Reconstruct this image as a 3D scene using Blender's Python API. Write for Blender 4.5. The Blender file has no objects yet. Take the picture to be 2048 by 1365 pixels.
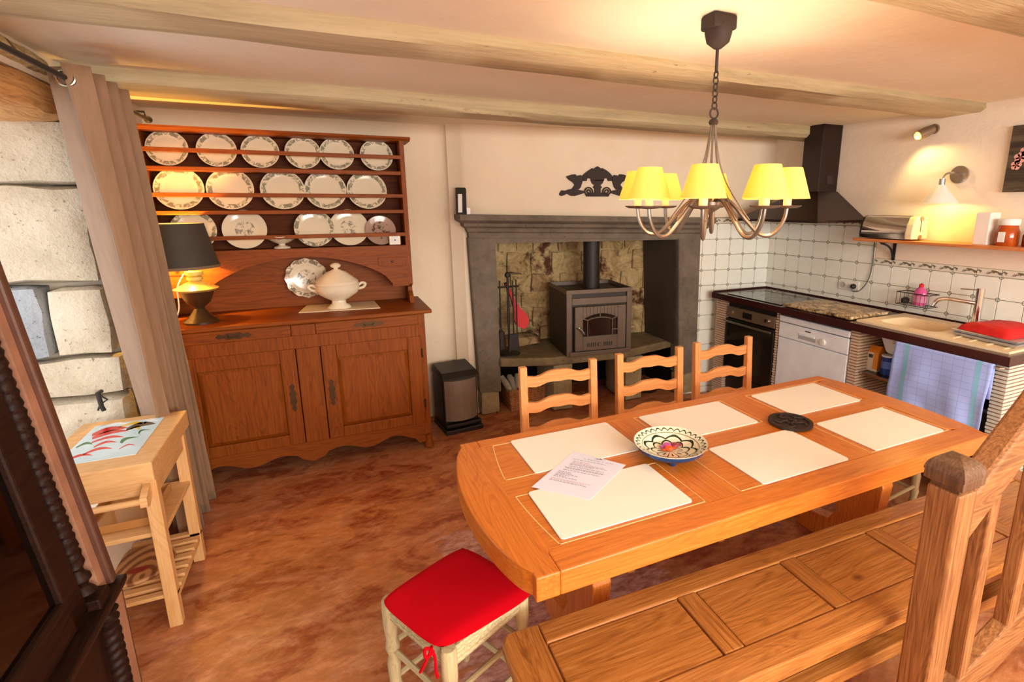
import bpy, bmesh, math, random
from mathutils import Vector, Matrix, noise
random.seed(7)
C = bpy.context.scene.collection
PI = math.pi

# ------------------------------------------------------------------ camera
RR = Vector((0.90793072, -0.41911267, -0.00252562))
RD = Vector((-0.09169561, -0.19275448, -0.97695324))
RF = Vector((0.40896665, 0.88723744, -0.2134385))
CP = Vector((-3.51967549, -3.43508864, 1.6469303))
FL = 1036.793
PPX, PPY = 1138.6, 638.3
cam_d = bpy.data.cameras.new('camera')
cam = bpy.data.objects.new('camera', cam_d)
C.objects.link(cam)
m3 = Matrix((RR, -RD, -RF)).transposed()
cam.matrix_world = Matrix.Translation(CP) @ m3.to_4x4()
cam_d.sensor_fit = 'HORIZONTAL'
cam_d.sensor_width = 36.0
cam_d.lens = 36.0 * FL / 2048.0
cam_d.shift_x = -114.6 / 2048.0
cam_d.shift_y = -44.2 / 2048.0
cam_d.clip_start = 0.02
bpy.context.scene.camera = cam

# ------------------------------------------------------------------ light and exposure
vs = bpy.context.scene.view_settings
vs.view_transform = 'Standard'
vs.look = 'None'
vs.gamma = 1.0
vs.use_curve_mapping = False
vs.exposure = 0.72
world = bpy.data.worlds.new('world')
bpy.context.scene.world = world
world.use_nodes = True
world.node_tree.nodes['Background'].inputs[0].default_value = (0.75, 0.86, 1.0, 1)
world.node_tree.nodes['Background'].inputs[1].default_value = 1.0
def area(name, loc, target, sx, sy, power, col):
    d = bpy.data.lights.new(name, 'AREA'); d.shape = 'RECTANGLE'; d.size = sx; d.size_y = sy
    d.energy = power; d.color = col
    o = bpy.data.objects.new(name, d); C.objects.link(o); o.location = loc
    o.rotation_euler = (Vector(target) - Vector(loc)).to_track_quat('-Z', 'Y').to_euler()
    return o
# daylight in the left window opening, and unseen area fills added behind the camera
area('window_daylight', (-5.35, -1.15, 1.25), (-3.0, -1.3, 0.2), 1.3, 1.7, 11, (0.86, 0.93, 1.0))
area('rear_fill', (-2.1, -6.2, 1.75), (-1.9, -1.5, 0.8), 3.2, 0.8, 112, (0.97, 1.0, 0.98))
area('rear_overhead_fill', (-1.7, -4.6, 2.15), (-1.7, -4.2, 0.0), 2.2, 1.4, 44, (1.0, 0.95, 0.84))  # second added fill, aimed down; no lamp fitting there
def bulb(name, loc, power, col, rad=0.02, parent=None):
    d = bpy.data.lights.new(name, 'POINT'); d.energy = power; d.color = col; d.shadow_soft_size = rad
    o = bpy.data.objects.new(name, d); C.objects.link(o); o.location = loc
    return o

# ------------------------------------------------------------------ geometry helpers
def ray(px, py):
    a, b = (px - PPX) / FL, (py - PPY) / FL
    return RR * a + RD * b + RF
def on_z(px, py, z):
    r = ray(px, py); return CP + r * ((z - CP.z) / r.z)
def on_y(px, py, y):
    r = ray(px, py); return CP + r * ((y - CP.y) / r.y)
def on_x(px, py, x):
    r = ray(px, py); return CP + r * ((x - CP.x) / r.x)
BA = -0.161
def wy(x, d=0.0):            # y of the slanting fireplace wall at x, standing d proud of it
    return BA * x - d

class M:
    def __init__(s): s.v = []; s.f = []
    def add(s, vs_, fs):
        n = len(s.v); s.v += [tuple(p) for p in vs_]; s.f += [tuple(i + n for i in q) for q in fs]; return s
    def hexa(s, p):          # bottom four ccw, top four ccw
        return s.add(p, [(3,2,1,0),(4,5,6,7),(0,1,5,4),(1,2,6,5),(2,3,7,6),(3,0,4,7)])
    def box(s, x0, x1, y0, y1, z0, z1):
        return s.hexa([(x0,y0,z0),(x1,y0,z0),(x1,y1,z0),(x0,y1,z0),(x0,y0,z1),(x1,y0,z1),(x1,y1,z1),(x0,y1,z1)])
    def prism(s, poly, ax, a, b):
        def P(u, w, t): return {'x': (t,u,w), 'y': (u,t,w), 'z': (u,w,t)}[ax]
        n = len(poly); ar = sum(poly[i][0]*poly[(i+1)%n][1]-poly[(i+1)%n][0]*poly[i][1] for i in range(n))
        if ar < 0: poly = poly[::-1]
        if ax == 'y': poly = poly[::-1]
        vs_ = [P(u,w,a) for u,w in poly] + [P(u,w,b) for u,w in poly]
        return s.add(vs_, [tuple(range(n))[::-1], tuple(range(n,2*n))] + [(i,(i+1)%n,(i+1)%n+n,i+n) for i in range(n)])
    def band(s, lo, hi, ax, a, b):   # strip between two polylines (same count), extruded: fine for wavy rails
        for i in range(len(lo)-1):
            s.prism([lo[i], lo[i+1], hi[i+1], hi[i]], ax, a, b)
        return s
    def tube(s, path, r, n=8, closed=False):
        path = [Vector(p) for p in path]; k = len(path); rings = []
        up = None
        for i, p in enumerate(path):
            if closed: t = path[(i+1)%k] - path[i-1]
            else: t = path[min(i+1,k-1)] - path[max(i-1,0)]
            t.normalize()
            if up is None: up = Vector((0,0,1)) if abs(t.z) < 0.9 else Vector((1,0,0))
            a = t.cross(up); a.normalize(); b = a.cross(t); b.normalize(); up = b
            rr = r[i] if isinstance(r, (list,tuple)) else r
            rings.append([p + (a*math.cos(2*PI*j/n) + b*math.sin(2*PI*j/n))*rr for j in range(n)])
        vs_ = [q for g in rings for q in g]; fs = []
        for i in range(k if closed else k-1):
            for j in range(n):
                i2 = (i+1) % k
                fs.append((i*n+j, i2*n+j, i2*n+(j+1)%n, i*n+(j+1)%n))
        if not closed: fs += [tuple(range(n)), tuple(range((k-1)*n, k*n))[::-1]]
        return s.add(vs_, fs)
    def lathe(s, prof, c=(0,0,0), n=24, sx=1, sy=1, cap=True):
        vs_ = []; fs = []
        for r, z in prof:
            for j in range(n):
                a = 2*PI*j/n; vs_.append((c[0]+r*sx*math.cos(a), c[1]+r*sy*math.sin(a), c[2]+z))
        k = len(prof)
        for i in range(k-1):
            for j in range(n): fs.append((i*n+j, i*n+(j+1)%n, (i+1)*n+(j+1)%n, (i+1)*n+j))
        if cap and prof[0][0] > 1e-6: fs.append(tuple(range(n))[::-1])
        if cap and prof[-1][0] > 1e-6: fs.append(tuple(range((k-1)*n, k*n)))
        return s.add(vs_, fs)
    def xf(s, mat):
        s.v = [tuple(mat @ Vector(p)) for p in s.v]; return s

ORIG = {}
def obj(name, m, mat, parent=None, smooth=False, bevel=0.0, seg=2, kind=None, label=None):
    o0 = ORIG.get(parent.name, Vector((0,0,0))) if parent else Vector((0,0,0))
    me = bpy.data.meshes.new(name)
    me.from_pydata([tuple(Vector(p) - o0) for p in m.v], [], m.f)
    me.validate(); me.update()
    bm = bmesh.new(); bm.from_mesh(me)
    bmesh.ops.remove_doubles(bm, verts=bm.verts, dist=1e-5) if smooth else None
    bmesh.ops.recalc_face_normals(bm, faces=bm.faces); bm.to_mesh(me); bm.free()
    me.materials.append(mat)
    if smooth:
        me.polygons.foreach_set('use_smooth', [True]*len(me.polygons))
        me.set_sharp_from_angle(angle=math.radians(42))
    o = bpy.data.objects.new(name, me); C.objects.link(o)
    if parent:
        o.parent = parent; ORIG[o.name] = o0
    if bevel:
        b = o.modifiers.new('bevel', 'BEVEL'); b.width = bevel; b.segments = seg; b.limit_method = 'ANGLE'; b.angle_limit = math.radians(40)
    if kind: o['kind'] = kind
    if label: o['label'] = label
    return o
def tag(o, label, cat, group=None):
    o['label'] = label; o['category'] = cat
    if group: o['group'] = group
    return o
def thing(name, label, cat, loc=(0,0,0), group=None):
    o = bpy.data.objects.new(name, None); C.objects.link(o); o.location = loc
    o.empty_display_size = 0.1
    ORIG[o.name] = Vector(loc)
    return tag(o, label, cat, group)
def single(name, m, mat, label, cat, loc, group=None, **k):   # a thing that is one mesh, origin at its base
    l = Vector(loc); m.v = [tuple(Vector(p) - l) for p in m.v]
    o = obj(name, m, mat, **k); o.location = l
    return tag(o, label, cat, group)
def struct(name, m, mat, **k): return obj(name, m, mat, kind='structure', **k)
def dup(root, loc, rotz, label=None):
    r = root.copy(); C.objects.link(r); r.location = loc; r.rotation_euler = (0,0,rotz)
    if label: r['label'] = label
    for ch in list(root.children):
        c = ch.copy(); C.objects.link(c); c.parent = r
        for g in ch.children:
            d = g.copy(); C.objects.link(d); d.parent = c
    return r
def arc(cx, cy, r, a0, a1, n): return [(cx + r*math.cos(a0+(a1-a0)*i/n), cy + r*math.sin(a0+(a1-a0)*i/n)) for i in range(n+1)]
def bez(p, n=12):
    out = []
    for i in range(n+1):
        t = i/n; q = [Vector(a) for a in p]
        while len(q) > 1: q = [q[j].lerp(q[j+1], t) for j in range(len(q)-1)]
        out.append(q[0])
    return out
def smoothpath(pts, n=6):
    pts = [Vector(p) for p in pts]; out = []
    for i in range(len(pts)-1):
        p0 = pts[max(i-1,0)]; p1 = pts[i]; p2 = pts[i+1]; p3 = pts[min(i+2,len(pts)-1)]
        for k in range(n):
            t = k/n
            out.append(0.5*((2*p1)+(p2-p0)*t+(2*p0-5*p1+4*p2-p3)*t*t+(3*p1-p0-3*p2+p3)*t**3))
    out.append(pts[-1]); return out
def rough_block(x0, x1, y0, y1, z0, z1, amp, res=0.07, seed=0.0, rnd=0.012):
    m = M(); nx = max(2,int((x1-x0)/res)); ny = max(2,int((y1-y0)/res)); nz = max(2,int((z1-z0)/res))
    idx = {}
    c = Vector(((x0+x1)/2,(y0+y1)/2,(z0+z1)/2))
    def V(i,j,k):
        if (i,j,k) not in idx:
            p = Vector((x0+(x1-x0)*i/nx, y0+(y1-y0)*j/ny, z0+(z1-z0)*k/nz))
            e = (i in (0,nx)) + (j in (0,ny)) + (k in (0,nz))
            if e >= 2:
                d = (c-p); p = p + Vector((math.copysign(rnd,d.x)*(i in (0,nx)), math.copysign(rnd,d.y)*(j in (0,ny)), math.copysign(rnd,d.z)*(k in (0,nz))))
            q = p*7 + Vector((seed,seed*1.7,0))
            p = p + Vector((noise.noise(q), noise.noise(q+Vector((9,0,0))), noise.noise(q+Vector((0,9,0)))))*amp
            idx[(i,j,k)] = len(m.v); m.v.append(tuple(p))
        return idx[(i,j,k)]
    for i in range(nx):
        for j in range(ny):
            m.f += [(V(i,j,0),V(i,j+1,0),V(i+1,j+1,0),V(i+1,j,0)), (V(i,j,nz),V(i+1,j,nz),V(i+1,j+1,nz),V(i,j+1,nz))]
    for i in range(nx):
        for k in range(nz):
            m.f += [(V(i,0,k),V(i+1,0,k),V(i+1,0,k+1),V(i,0,k+1)), (V(i,ny,k),V(i,ny,k+1),V(i+1,ny,k+1),V(i+1,ny,k))]
    for j in range(ny):
        for k in range(nz):
            m.f += [(V(0,j,k),V(0,j,k+1),V(0,j+1,k+1),V(0,j+1,k)), (V(nx,j,k),V(nx,j+1,k),V(nx,j+1,k+1),V(nx,j,k+1))]
    return m

# ------------------------------------------------------------------ materials
def lin(c):
    return tuple((x/12.92 if x <= 0.04045 else ((x+0.055)/1.055)**2.4) for x in [v/255.0 for v in c]) + (1,)
class N:
    def __init__(s, name):
        s.m = bpy.data.materials.new(name); s.m.use_nodes = True; s.t = s.m.node_tree
        s.b = s.t.nodes['Principled BSDF']
        s.tc = None
    def n(s, typ, **k):
        o = s.t.nodes.new(typ)
        for a, v in k.items(): setattr(o, a, v)
        return o
    def l(s, a, b): s.t.links.new(a, b)
    def co(s, kind='Object', scale=(1,1,1), rot=(0,0,0), loc=(0,0,0)):
        if not s.tc: s.tc = s.n('ShaderNodeTexCoord')
        mp = s.n('ShaderNodeMapping'); s.l(s.tc.outputs[kind], mp.inputs[0])
        mp.inputs['Scale'].default_value = scale; mp.inputs['Rotation'].default_value = rot; mp.inputs['Location'].default_value = loc
        return mp.outputs[0]
    def noise(s, vec, scale, detail=5, rough=0.6, dist=0.0):
        o = s.n('ShaderNodeTexNoise'); s.l(vec, o.inputs['Vector'])
        o.inputs['Scale'].default_value = scale; o.inputs['Detail'].default_value = detail
        o.inputs['Roughness'].default_value = rough; o.inputs['Distortion'].default_value = dist
        return o.outputs['Fac']
    def ramp(s, fac, stops, interp='LINEAR'):
        o = s.n('ShaderNodeValToRGB'); s.l(fac, o.inputs[0]); r = o.color_ramp; r.interpolation = interp
        while len(r.elements) < len(stops): r.elements.new(0.5)
        for e, (p, c) in zip(r.elements, stops):
            e.position = p; e.color = c if len(c) == 4 else lin(c)
        return o.outputs[0]
    def mix(s, fac, a, b, mode='MIX'):
        o = s.n('ShaderNodeMix', data_type='RGBA', blend_type=mode)
        if isinstance(fac, (int,float)): o.inputs[0].default_value = fac
        else: s.l(fac, o.inputs[0])
        for i, v in ((6,a),(7,b)):
            if isinstance(v, tuple): o.inputs[i].default_value = v if len(v) == 4 else lin(v)
            else: s.l(v, o.inputs[i])
        return o.outputs[2]
    def math(s, op, a, b=None, c=None):
        o = s.n('ShaderNodeMath', operation=op)
        for i, v in enumerate((a,b,c)):
            if v is None: continue
            if isinstance(v, (int,float)): o.inputs[i].default_value = v
            else: s.l(v, o.inputs[i])
        return o.outputs[0]
    def sep(s, vec):
        o = s.n('ShaderNodeSeparateXYZ'); s.l(vec, o.inputs[0]); return o.outputs
    def bump(s, h, strength=0.3, dist=0.01):
        o = s.n('ShaderNodeBump'); s.l(h, o.inputs['Height']); o.inputs['Strength'].default_value = strength
        o.inputs['Distance'].default_value = dist; s.l(o.outputs[0], s.b.inputs['Normal'])
    def set(s, col=None, rough=0.5, metal=0.0, **k):
        if col is not None:
            if isinstance(col, tuple): s.b.inputs['Base Color'].default_value = col if len(col) == 4 else lin(col)
            else: s.l(col, s.b.inputs['Base Color'])
        if isinstance(rough, (int,float)): s.b.inputs['Roughness'].default_value = rough
        else: s.l(rough, s.b.inputs['Roughness'])
        s.b.inputs['Metallic'].default_value = metal
        for a, v in k.items():
            s.b.inputs[a.replace('_',' ')].default_value = v
        return s.m
def plain(name, c, rough=0.5, metal=0.0, var=0.06, **k):
    q = N(name)
    f = q.noise(q.co(), 9, 4)
    c4 = lin(c) if len(c) == 3 else c
    d = tuple(x*(1-var) for x in c4[:3])+(1,); e = tuple(min(1,x*(1+var)) for x in c4[:3])+(1,)
    return q.set(q.ramp(f, [(0.3,d),(0.7,e)]), rough, metal, **k)
def wood(name, dark, mid, light, ax='x', rough=0.4, scale=1.0, bump=0.15, knots=False, coat=0.0, spec=0.5):
    q = N(name)
    sc = {'x': (1.3,11,11), 'y': (11,1.3,11), 'z': (11,11,1.3)}[ax]
    sc = tuple(v*scale for v in sc)
    v = q.co('Object', tuple(a*0.75 for a in sc))
    f0 = q.noise(v, 1.0, 2, 0.5, 0.5)
    f1 = q.math('ADD', q.math('MULTIPLY', q.math('SINE', q.math('MULTIPLY', f0, 95)), 0.5), 0.5)
    v2 = q.co('Object', tuple(a*(2.0 if a < 2*scale else 9) for a in sc))
    f2 = q.noise(v2, 1.6, 5, 0.75, 0.2)
    c = q.ramp(f1, [(0.0,dark),(0.22,mid),(0.6,light),(1.0,mid)])
    c = q.mix(0.5, c, mid)
    c = q.mix(0.5, c, q.ramp(f2, [(0.32,dark),(0.5,mid),(0.64,light)]), 'MIX')
    big = q.noise(q.co('Object', (1,1,1)), 2.2, 2)
    c = q.mix(q.math('MULTIPLY', big, 0.35), c, dark if False else mid)
    q.b.inputs['Specular IOR Level'].default_value = spec
    if knots:
        vo = q.n('ShaderNodeTexVoronoi'); q.l(q.co('Object', tuple(a*(3.2 if a < 2*scale else 0.6) for a in sc)), vo.inputs['Vector']); vo.inputs['Scale'].default_value = 0.9
        k = q.ramp(vo.outputs['Distance'], [(0.05,(255,255,255)),(0.13,(0,0,0))])
        c = q.mix(q.math('MULTIPLY', k, 0.8), c, dark)
    q.bump(f2, bump, 0.004)
    m = q.set(c, rough)
    q.b.inputs['Coat Weight'].default_value = coat
    q.b.inputs['Coat Roughness'].default_value = 0.12
    return m
W = {}
def woods(key, d, m_, l, **k):
    for ax in 'xyz': W[key+ax] = wood(key+'_wood_'+ax, d, m_, l, ax, **k)
woods('table', (152,72,16), (206,114,36), (226,142,58), rough=0.33, coat=0.25)
woods('bench', (84,40,12), (172,106,46), (206,144,78), rough=0.36, knots=True, coat=0.2)
woods('oak', (84,36,3), (136,66,10), (160,88,22), rough=0.5, coat=0.0, scale=0.8, spec=0.22)
woods('chair', (186,108,52), (222,148,84), (236,172,112), rough=0.4)
woods('pine', (196,134,74), (222,170,110), (234,190,136), rough=0.5, scale=0.8, knots=True)
woods('newel', (58,28,12), (146,92,48), (198,144,90), rough=0.55, knots=True, bump=0.4)
woods('dark', (14,6,3), (34,16,9), (56,30,18), rough=0.5, coat=0.0, spec=0.2)
woods('rush', (150,132,92), (196,178,134), (214,200,160), rough=0.7)

MAT_BB = wood('shaded_back_board', (50,18,2), (94,42,8), (116,58,14), 'x', 0.6, 0.8, spec=0.15)  # oak darkened: shade behind the plates put into the board colour
def plaster(name, c1, c2, c3):
    q = N(name); f = q.noise(q.co(), 0.9, 5, 0.6); g = q.noise(q.co(), 7, 6, 0.65)
    c = q.ramp(f, [(0.3,c1),(0.55,c2),(0.75,c3)])
    q.bump(g, 0.25, 0.02)
    return q.set(c, 0.9)
MAT = {}
MAT['ceil'] = plaster('ceiling_plaster', (236,224,200), (244,234,212), (240,220,194))
MAT['wall'] = plaster('wall_plaster', (230,210,186), (238,222,200), (242,230,212))
MAT['render'] = plaster('chimney_breast_plaster', (230,208,180), (238,220,194), (226,200,168))
def beam_mat():
    q = N('painted_beam')
    f = q.noise(q.co('Object', (0.5,6,6)), 1.5, 5, 0.7, 0.6)
    c = q.ramp(f, [(0.3,(158,142,108)),(0.5,(188,170,132)),(0.7,(206,190,154))])
    h = q.noise(q.co('Object', (4,16,16)), 2.4, 6, 0.85)
    k = q.ramp(h, [(0.61,(0,0,0)),(0.65,(255,255,255))])
    w2 = q.noise(q.co('Object', (0.8,2,2)), 1.2, 2)
    k2 = q.ramp(w2, [(0.46,(0,0,0)),(0.58,(255,255,255))])
    c = q.mix(q.math('MULTIPLY', k, q.math('MULTIPLY', k2, 0.8)), c, (92,70,44))
    q.bump(q.noise(q.co('Object', (2,14,14)), 2.4, 6, 0.7), 0.5, 0.012)
    return q.set(c, 0.75)
MAT['beam'] = beam_mat()
def floor_mat():
    q = N('red_ochre_floor')
    v = q.co('Object', (1,1,1), (0,0,0.7))
    a = q.noise(v, 1.0, 3, 0.6, 0.8)
    vv = q.co('Object', (1.0,2.0,1), (0,0,-0.75))
    b = q.noise(vv, 2.2, 6, 0.66, 1.2)
    d = q.noise(vv, 11, 7, 0.75)
    c = q.ramp(a, [(0.3,(142,80,42)),(0.5,(192,122,72)),(0.7,(184,112,76))])
    red = q.ramp(q.noise(q.co('Object',(1.0,1.7,1),(0,0,-0.7),(3,5,0)), 3.2, 4, 0.62, 0.7), [(0.50,(0,0,0)),(0.58,(255,255,255))])
    c = q.mix(q.math('MULTIPLY', red, 0.8), c, (136,42,8))
    pale = q.ramp(b, [(0.36,(255,255,255)),(0.5,(0,0,0))])
    c = q.mix(q.math('MULTIPLY', pale, 0.6), c, (214,158,124))
    c = q.mix(0.30, c, q.ramp(d, [(0.38,(96,46,24)),(0.5,(168,104,62)),(0.62,(216,160,122))]))
    # pinker, cooler stretch in the middle of the room, daylight sheen painted in
    s = q.sep(q.co('Object'))
    dx = q.math('ADD', s[0], 2.8); dy = q.math('ADD', s[1], 1.55)
    rr = q.math('SQRT', q.math('ADD', q.math('MULTIPLY', dx, dx), q.math('MULTIPLY', dy, dy)))
    rr = q.math('ADD', rr, q.math('MULTIPLY', b, 0.8))
    w = q.ramp(rr, [(0.95,(255,255,255)),(1.35,(0,0,0))])
    c = q.mix(q.math('MULTIPLY', w, 0.6), c, q.ramp(d, [(0.38,(132,66,70)),(0.6,(208,172,168))]))
    q.bump(q.noise(q.co(), 9, 6), 0.12, 0.01)
    ro = q.n('ShaderNodeMapRange'); q.l(b, ro.inputs[0]); ro.inputs[3].default_value = 0.38; ro.inputs[4].default_value = 0.62
    return q.set(c, ro.outputs[0])
MAT['floor'] = floor_mat()
def stone(name, c1, c2, c3, speck=None, rough=0.9, scale=1.0, bump=0.6):
    q = N(name)
    f = q.noise(q.co(), 5*scale, 6, 0.7); g = q.noise(q.co(), 45*scale, 4, 0.7)
    c = q.ramp(f, [(0.3,c1),(0.5,c2),(0.7,c3)])
    if speck: c = q.mix(q.ramp(g, [(0.62,(0,0,0)),(0.68,(255,255,255))]), c, speck)
    q.bump(q.math('ADD', f, q.math('MULTIPLY', g, 0.5)), bump, 0.02)
    return q.set(c, rough)
MAT['cream'] = stone('cream_stone', (188,172,146), (208,192,166), (220,206,182), (150,134,108))
MAT['blue'] = stone('blue_grey_stone', (134,140,146), (164,168,172), (182,184,186), (70,72,76))
MAT['lava'] = stone('grey_volcanic_stone', (88,78,66), (110,98,84), (128,114,98), (74,64,54), 0.8, bump=0.25)
MAT['lavalight'] = stone('weathered_footing_stone', (132,114,84), (158,140,106), (176,160,124), (110,94,68))
MAT['hearth'] = stone('worn_hearth_stone', (96,80,54), (122,104,72), (146,126,90), (80,66,44), 0.75)
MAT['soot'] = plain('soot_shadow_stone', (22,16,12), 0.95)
def rush_mat():
    q = N('woven_rush_seat'); s = q.sep(q.co('Object'))
    f = q.math('ADD', q.math('MULTIPLY', q.math('SINE', q.math('MULTIPLY', s[2], 900)), 0.5), 0.5)
    g = q.noise(q.co('Object',(30,30,120)), 3, 4, 0.7)
    c = q.ramp(g, [(0.3,(168,148,100)),(0.55,(224,208,162)),(0.75,(238,226,188))])
    q.bump(q.math('ADD', f, g), 0.7, 0.004)
    return q.set(c, 0.85)
def rubble(name, base):
    q = N(name)
    f = q.noise(q.co(), 6, 6, 0.8, 1.4); g = q.noise(q.co('Object',(1,1,1),(0,0,0),(3,1,2)), 3.0, 5, 0.7)
    c = q.ramp(f, [(0.32,(78,54,32)),(0.45,base),(0.62,tuple(min(255,v+34) for v in base)),(0.75,(222,196,150))])
    c = q.mix(q.ramp(g, [(0.54,(0,0,0)),(0.62,(255,255,255))]), c, (92,52,30))
    q.bump(q.noise(q.co(), 14, 6, 0.75), 0.9, 0.03)
    return q.set(c, 0.95)
MAT['rub1'] = rubble('limewashed_rubble_a', (172,142,94)); MAT['rub2'] = rubble('limewashed_rubble_b', (164,132,88)); MAT['rub3'] = rubble('limewashed_rubble_c', (184,156,106))
def tile_mat():
    q = N('glazed_tile')
    s = q.sep(q.co('Object'))
    ax = q.math('ABSOLUTE', s[0]); az = q.math('ABSOLUTE', s[2])
    dx = q.math('SUBTRACT', 0.0655, ax); dz = q.math('SUBTRACT', 0.0655, az)
    r = q.math('SQRT', q.math('ADD', q.math('MULTIPLY', dx, dx), q.math('MULTIPLY', dz, dz)))
    ring = q.math('LESS_THAN', q.math('ABSOLUTE', q.math('SUBTRACT', r, 0.0105)), 0.0024)
    cross = q.math('MULTIPLY', q.math('LESS_THAN', q.math('MINIMUM', dx, dz), 0.0028), q.math('LESS_THAN', r, 0.034))
    cross = q.math('MULTIPLY', cross, q.math('GREATER_THAN', r, 0.012))
    k = q.math('MULTIPLY', ring, 0.85)
    f = q.noise(q.co(), 12, 3)
    c = q.ramp(f, [(0.3,(236,236,222)),(0.7,(244,244,234))])
    c = q.mix(k, c, (92,84,62))
    return q.set(c, 0.18)
MAT['tile'] = tile_mat()
MAT['grout'] = plain('grout', (150,140,116), 0.9)
def border_mat():
    q = N('floral_border_tile')
    f = q.noise(q.co('Object', (1,1,1)), 55, 3, 0.6, 0.5)
    s = q.sep(q.co('Object'))
    w = q.math('LESS_THAN', q.math('ABSOLUTE', q.math('SUBTRACT', s[2], q.math('MULTIPLY', q.math('SINE', q.math('MULTIPLY', s[0], 70)), 0.006))), 0.009)
    k = q.math('MULTIPLY', w, q.ramp(f, [(0.47,(0,0,0)),(0.55,(255,255,255))]))
    return q.set(q.mix(k, (226,220,204), (112,104,84)), 0.2)
MAT['border'] = border_mat()
MAT['newelcap'] = wood('newel_cap_wood', (40,22,12), (96,64,40), (140,104,72), 'z', 0.45)
def metal(name, c, rough, m=1.0): return plain(name, c, rough, m, 0.03)
MAT['steel'] = metal('brushed_steel', (190,186,178), 0.25)
MAT['chrome'] = metal('chrome', (220,220,222), 0.08)
MAT['pewter'] = metal('pewter_grey_iron', (128,118,106), 0.35, 0.75)
MAT['iron'] = plain('black_iron', (34,26,22), 0.55)
MAT['rust'] = plain('dark_cast_iron', (44,28,20), 0.7)
MAT['stove'] = plain('bronze_grey_stove_enamel', (104,88,74), 0.42, 0.25)
MAT['stovedark'] = plain('dark_stove_steel', (50,40,32), 0.5, 0.2)
MAT['stoveglass'] = plain('sooty_stove_glass', (30,14,10), 0.12)
MAT['hood'] = plain('dark_brown_hood_enamel', (34,16,10), 0.3, 0.15)
MAT['white'] = plain('white_enamel', (240,246,255), 0.28)
MAT['whitep'] = plain('white_plastic', (236,232,224), 0.4)
MAT['counter'] = plain('dark_plum_worktop', (58,26,24), 0.2)
MAT['blackglass'] = plain('black_ceramic_glass', (40,32,24), 0.05)
MAT['oveng'] = plain('oven_dark_glass', (34,28,22), 0.1)
MAT['ovenm'] = plain('oven_bronze_steel', (150,128,104), 0.3, 0.6)
MAT['sink'] = plain('cream_composite_sink', (238,214,174), 0.3)
MAT['red'] = plain('crimson_cotton', (190,0,18), 0.9, 0, 0.03, Specular_IOR_Level=0.1)
MAT['redcloth'] = plain('red_cloth', (206,16,20), 0.6)
MAT['mat'] = plain('cream_vinyl', (247,238,226), 0.45, 0, 0.01)
MAT['cloth'] = plain('cream_linen_mat', (240,218,180), 0.6, 0, 0.02)
MAT['porcelain'] = plain('cream_porcelain', (240,226,200), 0.18)
MAT['heatb'] = plain('heater_black_plastic', (28,24,20), 0.45)
MAT['heatg'] = plain('heater_grey_panel', (126,108,92), 0.5)
MAT['shade'] = None
def shade_mat(name, c, e):
    q = N(name)
    q.b.inputs['Emission Strength'].default_value = e
    q.b.inputs['Emission Color'].default_value = lin((255,186,40))
    return q.set(c, 0.8)
def silk():
    q = N('lit_cream_lampshade'); q.set((248,206,120), 0.8)
    q.b.inputs['Emission Color'].default_value = lin((255,192,50)); q.b.inputs['Emission Strength'].default_value = 0.30
    tr = q.n('ShaderNodeBsdfTranslucent'); tr.inputs[0].default_value = lin((255,210,100))
    mx = q.n('ShaderNodeMixShader'); mx.inputs[0].default_value = 0.22
    out = q.t.nodes['Material Output']; q.l(q.b.outputs[0], mx.inputs[1]); q.l(tr.outputs[0], mx.inputs[2]); q.l(mx.outputs[0], out.inputs[0])
    return q.m
MAT['shade'] = silk()
MAT['bulbglow'] = shade_mat('lit_bulb', (255,240,200), 9.0)
MAT['darkshade'] = plain('charcoal_silk_lampshade', (64,58,50), 0.7)
MAT['trimgrey'] = plain('taupe_shade_trim', (126,106,84), 0.7)
MAT['urn'] = plain('dark_glazed_lamp_urn', (66,44,26), 0.3)
MAT['urnlight'] = plain('gilt_cream_lamp_collar', (206,184,104), 0.35)
def curtain_mat():
    q = N('taupe_velvet_curtain'); f = q.noise(q.co('Object', (30,30,2)), 2, 4)
    return q.set(q.ramp(f, [(0.3,(138,106,78)),(0.7,(152,118,88))]), 0.7, 0, Sheen_Weight=0.15)
MAT['curtain'] = curtain_mat()
def plate_mat(name, cen, band, motif):
    q = N(name); s = q.sep(q.co('Object'))
    r = q.math('SQRT', q.math('ADD', q.math('MULTIPLY', s[0], s[0]), q.math('MULTIPLY', s[1], s[1])))
    return q, s, r
def floral(name, R, col, motif=None, base=None):
    q = N(name); s = q.sep(q.co('Object'))
    r = q.math('DIVIDE', q.math('SQRT', q.math('ADD', q.math('MULTIPLY', s[0], s[0]), q.math('MULTIPLY', s[1], s[1]))), R)
    bnd = q.math('LESS_THAN', q.math('ABSOLUTE', q.math('SUBTRACT', r, 0.84)), 0.10)
    f = q.noise(q.co('Object'), 4.2/R, 4, 0.7, 0.8)
    k = q.math('MULTIPLY', bnd, q.ramp(f, [(0.47,(0,0,0)),(0.55,(255,255,255))]))
    base = base or (238,224,196)
    if motif:
        g = q.noise(q.co('Object'), 3.6/R, 4, 0.75, 0.6)
        ctr = q.math('LESS_THAN', r, motif[1])
        k2 = q.math('MULTIPLY', ctr, q.ramp(g, [(0.5,(0,0,0)),(0.56,(255,255,255))]))
        if motif[0] is None: k = k2
        c = q.mix(q.math('MULTIPLY', k2, 0.85), base, motif[2])
        if motif[0]: c = q.mix(q.math('MULTIPLY', k, 0.8), c, col)
    else: c = q.mix(q.math('MULTIPLY', k, 0.8), base, col)
    return q.set(c, 0.12)
MAT['pl_s'] = floral('green_bordered_small_plate', 0.104, (108,104,78))
MAT['pl_l'] = floral('green_bordered_large_plate', 0.126, (104,104,80))
MAT['pl_bird'] = floral('sparse_motif_plate', 0.12, (120,120,110), (None,0.45,(140,132,118)))
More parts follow.
